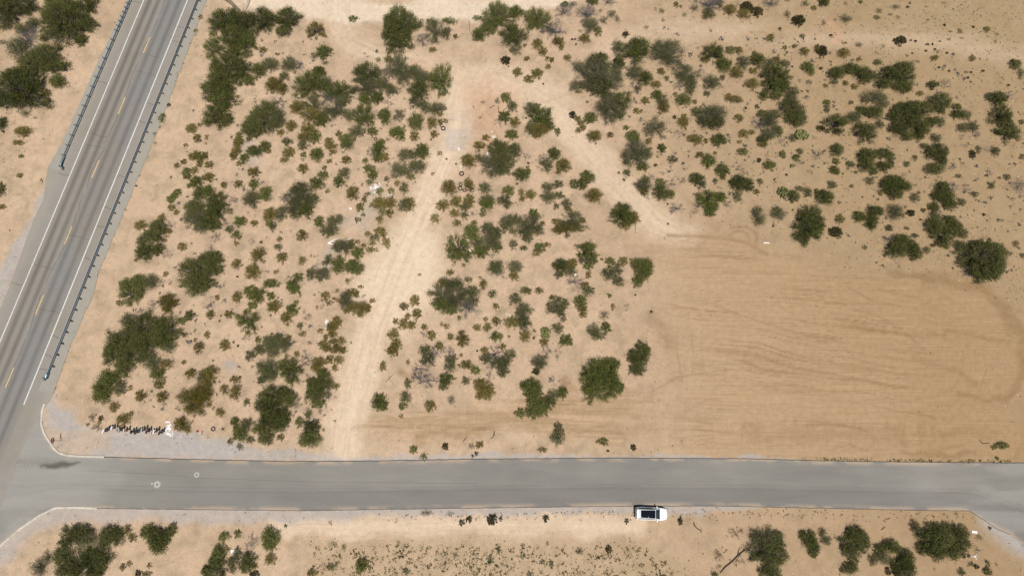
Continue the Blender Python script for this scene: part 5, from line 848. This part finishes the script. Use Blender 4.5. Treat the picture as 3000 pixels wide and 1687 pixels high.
chips('litter_pile', TP(1,1,1715,435), (1.1, 0.8), 70, 0.15, WHITE_JUNK, 'pile of white litter in the middle left scrub', 'litter pile', 1)
chips('litter_pile', TP(1,1,1850,505), (1.3, 0.5), 22, 0.09, WHITE_JUNK, 'thin scatter of white litter right of the big white litter pile', 'litter pile', 2)
chips('litter_pile', TP(1,1,1468,650), (0.3, 0.25), 10, 0.14, WHITE_JUNK, 'small white litter heap lower left of the big litter pile', 'litter pile', 3)
chips('litter_pile', TP(1,1,1440,960), (0.9, 0.3), 14, 0.08, WHITE_JUNK, 'white scraps just above the bush right of the V-shaped boards', 'litter pile', 4)
chips('rubble_pile', TP(2,1,515,225), (0.45, 0.75), 34, 0.16, RUBBLE, 'pale concrete rubble heap touching a tyre', 'rubble', 5)
chips('rubble_pile', TP(2,0,850,1385), (0.5, 0.8), 26, 0.17, RUBBLE, 'pale rubble heap on the red soil above the big thicket', 'rubble', 6)
chips('rubble_pile', TP(2,0,835,1328), (0.35, 0.15), 7, 0.16, RUBBLE, 'short line of pale rubble above the red soil heap', 'rubble', 7)
chips('gypsum_pile', G(494, 1254), (0.75, 1.1), 60, 0.17, WHITE_JUNK, 'white crumbled plaster heap at the right end of the mailbox row', 'rubble', 8, 0.25)
chips('gypsum_pile', G(498, 1274), (0.7, 0.5), 26, 0.13, WHITE_JUNK, 'white plaster spill on the gravel below the plaster heap', 'rubble', 9, 0.2)
chips('rubble_pile', TP(1,2,1225,350), (0.3, 1.0), 30, 0.14, WHITE_JUNK, 'white rubble strip beside the creosote row along the main track', 'rubble', 10, 0.3)
chips('rubble_pile', TP(1,2,1150,540), (0.25, 1.6), 28, 0.12, RUBBLE, 'pale grey rubble strip lower down beside the creosote row', 'rubble', 11, 0.2)
chips('rubble_pile', TP(2,2,1000,265), (0.6, 0.35), 22, 0.11, RUBBLE, 'pale stones between grey shrubs below the clearing', 'rubble', 12)
chips('junk_heap', TP(3,1,1595,825), (0.25, 0.35), 12, 0.16, DARKJ, 'dark junk heap right of the curled wheel mark', 'junk', 13)
chips('junk_heap', TP(4,3,1500,1240), (0.35, 0.5), 14, 0.17, DARKJ, 'dark junk heap beside the bottom right trees', 'junk', 14)
chips('junk_heap', TP(4,3,1560,1250), (0.6, 0.4), 16, 0.14, WHITE_JUNK, 'grey-white junk scatter beside the bottom right trees', 'junk', 15)
chips('red_bucket', G(578.5, 1263), (0.12, 0.1), 5, 0.2, REDJ, 'crumpled red plastic scrap right of the plaster heap', 'litter', 16, 1.0)
chips('dark_scrap', G(592, 1270), (0.1, 0.35), 4, 0.14, DARKJ, 'dark scrap right of the red plastic', 'litter', 17)
for (c_, r_, x, y, sx_, sy_, rz, lab) in ((2,1,780,108,0.28,0.80,-0.3,'white board beside the big thicket above the tyres'), (2,1,495,52,0.2,0.55,0.5,'small white board on the track above the tyres'), (2,1,608,1075,0.3,0.42,0.2,'white board by the large mesquite right of the clearing'), (1,3,287,1198,0.72,0.5,0.1,'white crate lid below the road at lower left'),
     (4,3,1560,1003,0.8,0.35,-0.15,'curved white board near the bottom right corner'), (2,1,1668,1313,0.22,0.38,-0.7,'white scrap by shrubs left of the lot'), (1,0,1565,1025,0.25,0.2,0.2,'white scrap among the upper middle shrubs')):
    p = TP(c_, r_, x, y); mb = MB(); mb.box((0, 0, 0.06), (sx_, sy_, 0.05)); mb.box((0, 0, 0.10), (sx_*0.9, sy_*0.2, 0.03)); mb.box((0, sy_*0.32, 0.02), (sx_*0.96, sy_*0.08, 0.05)); o = mb.build('white_board', WHITE_JUNK, None, (p.x, p.y, gz(p.x, p.y)), rz=rz); o.rotation_euler[0] = 0.12; tag(o, lab, 'board')
def pole(name, pts, rads, mat, label, cat, z=0.1, branches=(), n=7):
    P = [G(*q) for q in pts]; b = P[0]; mb = MB(); mb.tube([(q.x-b.x, q.y-b.y, z) for q in P], rads, n); 
    for br in branches:
        Q_ = [G(*q) for q in br]; mb.tube([(q.x-b.x, q.y-b.y, z+0.1*i) for i, q in enumerate(Q_)], [rads[-1]*0.8, rads[-1]*0.5, rads[-1]*0.3][:len(Q_)], 5)
    o = mb.build(name, mat, None, (b.x, b.y, gz(b.x, b.y)), smooth=True); tag(o, label, cat); return o
t = lambda c_, r_, *p: [TS(c_, r_, *q) for q in p]
vb = empty('v_shaped_boards', TP(1,1,1240,1000)); tag(vb, 'two white boards joined into a V among the left scrub', 'boards')
for q in ((1335,950), (1306,1012)):
    a = TP(1,1,1240,1000); b = TP(1,1,*q); d = b-a; mb = MB(); mb.box((d.x/2, d.y/2, 0.10+0.02*(q[0] == 1335)), (d.length, 0.17, 0.07), math.atan2(d.y, d.x)); mb.build('board', PVC, vb)
pole('white_pipe', t(3,1,(1490,994),(1524,996),(1557,998)), [0.12, 0.12, 0.12], PVC, "white pipe lying on the cleared lot's upper edge", 'pipe', 0.12)
LOG = simple('dead_wood', (0.19, 0.155, 0.12), 0.9, var=0.4); LOGP = simple('bleached_wood', (0.42, 0.36, 0.28), 0.9, var=0.3); LOGD = simple('dark_dead_wood', (0.06, 0.045, 0.035), 0.9, var=0.4)
pole('fallen_log', t(1,0,(185,-20),(260,30),(320,85),(375,140)), [0.34, 0.32, 0.27, 0.2], LOG, 'brown fallen trunk leaning down into the dense row at the top', 'log', 0.28)
pole('fallen_log', t(1,0,(455,-20),(430,50),(405,110),(385,155)), [0.26, 0.25, 0.2, 0.14], LOGP, 'bleached fallen trunk just right of the brown one at the top', 'log', 0.24)
pole('fallen_branch', t(3,3,(797,905),(802,935),(830,968),(870,993)), [0.05, 0.09, 0.07, 0.05], LOGD, 'dark crooked branch on the sand right of the white car', 'branch', 0.08)
pole('fallen_branch', t(3,3,(1060,1415),(1115,1352),(1170,1310),(1240,1240),(1315,1178)), [0.05, 0.09, 0.07, 0.10, 0.07], LOGD, 'long dark branch across the sand left of the bottom right trees', 'branch', 0.12, [t(3,3,(1240,1240),(1250,1180),(1285,1150))])
pole('fallen_branch', t(2,0,(805,1095),(835,1072),(860,1062)), [0.05, 0.06, 0.05], LOGD, 'dark branch on the red soil, left of the small green bush', 'branch', 0.08)
pole('fallen_branch', t(2,0,(940,1115),(965,1095),(988,1072)), [0.06, 0.06, 0.05], LOG, 'brown branch on the red soil between two green bushes', 'branch', 0.08)
pole('fallen_branch', t(2,0,(888,1068),(895,1100),(900,1132)), [0.05, 0.05, 0.04], LOGD, 'short dark branch pointing down on the red soil', 'branch', 0.08)
pole('fallen_branch', t(2,0,(598,215),(604,290),(618,350)), [0.06, 0.06, 0.05], LOG, 'brown pole below the wash at the top middle', 'branch', 0.08)
pole('dead_stump', t(0,2,(1888,1420),(1915,1375),(1952,1318)), [0.16, 0.12, 0.05], LOG, 'dead grey stump leaning beside the creosote right of the mailboxes', 'stump', 0.18)
pole('fallen_log', t(3,1,(212,800),(214,850),(217,900)), [0.13, 0.12, 0.09], LOGP, "bleached stump below the round bush at the lot's upper left", 'log', 0.12)
pole('fallen_branch', t(1,2,(1815,948),(1870,890),(1925,840)), [0.03, 0.045, 0.03], LOGD, 'thin dark branch right of the main track', 'branch', 0.05)
pole('fallen_branch', t(2,3,(852,-10),(850,25),(835,55),(815,70)), [0.06, 0.09, 0.06, 0.03], LOGD, 'dark root on the bladed strip above the road', 'branch', 0.06)
pole('fallen_branch', t(2,3,(575,48),(555,75),(535,100)), [0.03, 0.06, 0.03], LOGD, 'small dark root on the bladed strip, left of the bigger root', 'branch', 0.05)
pole('tyre_scrap', t(0,1,(405,375),(418,352),(428,372),(425,395)), [0.04, 0.09, 0.07, 0.04], DARKJ, 'curled black tyre scrap left of the highway', 'tyre scrap', 0.06)
pole('tyre_scrap', t(0,1,(95,858),(100,868),(99,880)), [0.04, 0.07, 0.04], DARKJ, 'small black tyre scrap far left of the highway', 'tyre scrap', 0.05)
pole('fallen_branch', t(1,1,(1522,735),(1518,760),(1530,800)), [0.10, 0.14, 0.06], LOGD, 'dark dead trunk under the bush below the litter pile', 'branch', 0.12)
pole('fallen_branch', t(4,3,(1610,80),(1640,115),(1715,110)), [0.03, 0.06, 0.04], LOGD, 'dark branch by the bush at the lot\'s lower right corner', 'branch', 0.06)
pole('fallen_branch', t(4,3,(620,985),(645,965),(660,952)), [0.03, 0.07, 0.04], LOGD, 'short dark branch below the road at bottom right', 'branch', 0.06)
# ---------------------------------------------------------------- uncountable small stuff
def inside_roads(x, y): return (sdf_polygon(x, y, list(HW_L)+list(HW_R)[::-1]) < 0.3) | (sdf_polygon(x, y, list(SR_T)+list(SR_B)[::-1]) < 0.25)
lit2 = litter.reshape(shp); tr2 = np.maximum(track, lot*1.0).reshape(shp); bl2 = bladed.reshape(shp)
def samp(A, x, y):
    i = np.clip(np.searchsorted(ax, x)-1, 0, nx-2); j = np.clip(np.searchsorted(ay, y)-1, 0, ny-2); return A[i, j]
rg = np.random.default_rng(99)
def scatter(n, dens, box=(-96, 96, -22, 81)):
    x = rg.uniform(box[0], box[1], n); y = rg.uniform(box[2], box[3], n); k = rg.random(n) < dens(x, y); x = x[k]; y = y[k]; k = ~inside_roads(x, y); return x[k], y[k]
def tufts(name, x, y, size, nleaf, mat, label, cat, hz=0.7):
    n = len(x); s = rg.uniform(0.5, 1.4, n)*size; z = samp(GZ, x, y)
    P = np.stack([x, y, z], 1)[:, None]+rg.normal(0, 1, (n, nleaf, 3))*np.array([0.42, 0.42, 0])*s[:, None, None]; P[..., 2] += rg.uniform(0.1, hz, (n, nleaf))*s[:, None]
    A = rg.normal(0, 1, (n, nleaf, 3))+np.array([0, 0, 0.35]); A /= np.linalg.norm(A, axis=2)[..., None]; B = np.cross(A, rg.normal(0, 1, (n, nleaf, 3))); B /= np.linalg.norm(B, axis=2)[..., None]
    L = (s[:, None]*rg.uniform(0.35, 0.7, (n, nleaf)))[..., None]; q = np.stack([P-A*L, P+B*L*0.35, P+A*L, P-B*L*0.35], 2).reshape(-1, 3)
    tone = np.repeat((rg.random((n, 1))*0.6+rg.random((n, nleaf))*0.4).ravel(), 4)
    me = fastmesh(name, q, np.arange(len(q)).reshape(-1, 4), [mat], attrs=dict(tone=tone)); o = link(bpy.data.objects.new(name, me)); tag(o, label, cat, kind='stuff'); return o
DRY = leafmat('leaf_dry_weed', (0.085, 0.07, 0.03), (0.23, 0.185, 0.09)); DARKW = leafmat('leaf_dark_weed', (0.045, 0.035, 0.015), (0.12, 0.09, 0.04)); OLV = leafmat('leaf_olive_weed', (0.075, 0.08, 0.02), (0.18, 0.17, 0.055))
NEA = FP((2050,-20), (2640,-20), (2640,150), (2300,150), (2080,110)); FIELD = FP((790,1366), (1000,1364), (1500,1368), (1600,1366), (1700,1420), (1760,1480), (760,1500))
def d_dry(x, y): return np.clip(0.10+0.85*samp(lit2, x, y), 0, 1)*(1-np.clip(samp(tr2, x, y)*1.0+samp(bl2, x, y)*0.9, 0, 0.97))*(fbm(x*0.3, y*0.3, 3)*1.9-0.35).clip(0, 1)
x, y = scatter(40000, d_dry); tufts('dry_weeds', x, y, 0.16, 5, DRY, 'dry straw-coloured weeds scattered over the sandy ground', 'weeds')
x, y = scatter(26000, lambda x, y: d_dry(x, y)*0.8); tufts('brown_weeds', x, y, 0.13, 6, DARKW, 'tiny dark brown weeds dotted over the sandy ground', 'weeds')
x, y = scatter(7000, lambda x, y: (sdf_polygon(x, y, NEA) < 0)*0.5*(fbm(x*0.3, y*0.3)*2.2-0.5).clip(0, 1)+(sdf_polygon(x, y, FIELD) < 0)*0.25); tufts('olive_weeds', x, y, 0.2, 6, OLV, 'low olive weeds dotting the far right field and the bottom field', 'weeds')
fb = (G2(900, 1590)[0]-2, G2(1990, 1590)[0]+2, G2(1500, 1700)[1], G2(1500, 1588)[1])
x, y = scatter(1500, lambda x, y: (sdf_polygon(x, y, FIELD) < -0.3)*(fbm(x*0.4, y*0.4)*2.4-0.75).clip(0.03, 1)*0.75, fb); tufts('field_weeds', x, y, 0.24, 7, DARKW, 'brown and olive weed dots covering the bottom field', 'weeds', 0.6)
x, y = scatter(520, lambda x, y: (sdf_polygon(x, y, FIELD) < -0.3)*(fbm(x*0.5+9, y*0.5)*2-0.5).clip(0.05, 1), fb); tufts('field_weeds', x, y, 0.26, 8, OLV, 'olive weed dots covering the bottom field', 'weeds', 0.6)
e1 = resample(S((2360,1345), (2600,1349), (2960,1353)), 330); e1 = e1[fbm(np.arange(330)*0.13, np.zeros(330), 2) > 0.47]; e1 = e1+rg.normal(0, 1, e1.shape)*np.array([0.3, 0.12])+np.array([0, 0.08]); tufts('verge_weeds', e1[:, 0], e1[:, 1], 0.15, 7, LEAF['g'], "thin line of green weeds along the side road's upper edge", 'weeds')
e1 = resample(S((1140,1502), (1700,1494), (2100,1488), (2860,1505)), 260); e1 = e1+rg.normal(0, 0.35, e1.shape)+np.array([0, -0.6]); tufts('verge_weeds', e1[:, 0], e1[:, 1], 0.16, 7, OLV, "sparse weeds along the side road's lower edge", 'weeds')
e1 = resample(HW_R[1:8], 220); e1 = e1[rg.random(len(e1)) < 0.45]; e1 = e1+rg.normal(0, 0.25, e1.shape); tufts('verge_weeds', e1[:, 0], e1[:, 1], 0.15, 6, OLV, 'sparse weeds along the edge of the guardrail apron', 'weeds')
SCRUB = FP((1560,60), (2060,100), (2600,150), (2600,700), (2480,700), (2250,680), (2100,650), (1900,540), (1700,460), (1560,300), (1500,200)); LSCRUB = FP((560,60), (1100,150), (1130,330), (1000,650), (850,1120), (560,1090), (270,1000), (330,700), (480,300))
x, y = scatter(6500, lambda x, y: ((sdf_polygon(x, y, SCRUB) < 0)*0.9+(sdf_polygon(x, y, LSCRUB) < 0)*0.9)*(fbm(x*0.25+3, y*0.25)*2.2-0.6).clip(0.05, 1)*(1-samp(tr2, x, y).clip(0, 1))); tufts('grey_tufts', x, y, 0.30, 14, LEAF['y'], 'low grey dry tufts filling the gaps between the shrubs', 'weeds', 0.5)
x, y = scatter(2000, lambda x, y: ((sdf_polygon(x, y, SCRUB) < 0)*0.9+(sdf_polygon(x, y, LSCRUB) < 0)*0.4)*(fbm(x*0.3+30, y*0.3)*2.2-0.7).clip(0.05, 1)*(1-samp(tr2, x, y).clip(0, 1))); tufts('olive_tufts', x, y, 0.26, 14, LEAF['c'], 'low olive tufts filling the gaps between the shrubs', 'weeds', 0.5)
# fallen twigs under the shrubs
pl = [P for P in plants if P[0]['k'] in 'smyc' and P[0]['rm'] > 0.6]; A = []; B = []
for P in pl:
    a = P[0]; k = int(14+a['rm']**2*20); r = a['rm']*(0.5+rg.random(k)*1.1); t_ = rg.uniform(0, 6.28, k); px = a['x']+np.cos(t_)*r; py = a['y']+np.sin(t_)*r; z = samp(GZ, px, py)+0.015; an = rg.uniform(0, 6.28, k); L = rg.uniform(0.1, 0.45, k)
    A.append(np.stack([px, py, z], 1)); B.append(np.stack([px+np.cos(an)*L, py+np.sin(an)*L, z+rg.uniform(0.0, 0.06, k)], 1))
V, Qd = sticks(np.concatenate(A), np.concatenate(B), 0.018, 0.010); me = fastmesh('twig_litter', V, Qd, [TWIG_GREY]); o = link(bpy.data.objects.new('twig_litter', me)); tag(o, 'fallen grey twigs littering the ground under the shrubs', 'twigs', kind='stuff')
# pale stones
x, y = scatter(2600, lambda x, y: 0.5*(1-samp(tr2, x, y))); s = rg.uniform(0.025, 0.085, len(x)); n = len(x); z = samp(GZ, x, y)
corner = np.array([[-1, -1, -.3], [1, -1, -.3], [1, 1, -.3], [-1, 1, -.3], [-.6, -.6, .7], [.6, -.6, .7], [.6, .6, .7], [-.6, .6, .7]]); V = np.stack([x, y, z], 1)[:, None]+corner[None]*s[:, None, None]*rg.uniform(0.6, 1.2, (n, 8, 3))
q = np.array([(4, 5, 6, 7), (0, 1, 5, 4), (1, 2, 6, 5), (2, 3, 7, 6), (3, 0, 4, 7)]); Qd = (np.arange(n)[:, None, None]*8+q[None]).reshape(-1, 4)
me = fastmesh('pale_stones', V.reshape(-1, 3), Qd, [RUBBLE]); o = link(bpy.data.objects.new('pale_stones', me)); tag(o, 'tiny pale stones strewn over the sandy ground', 'stones', kind='stuff')
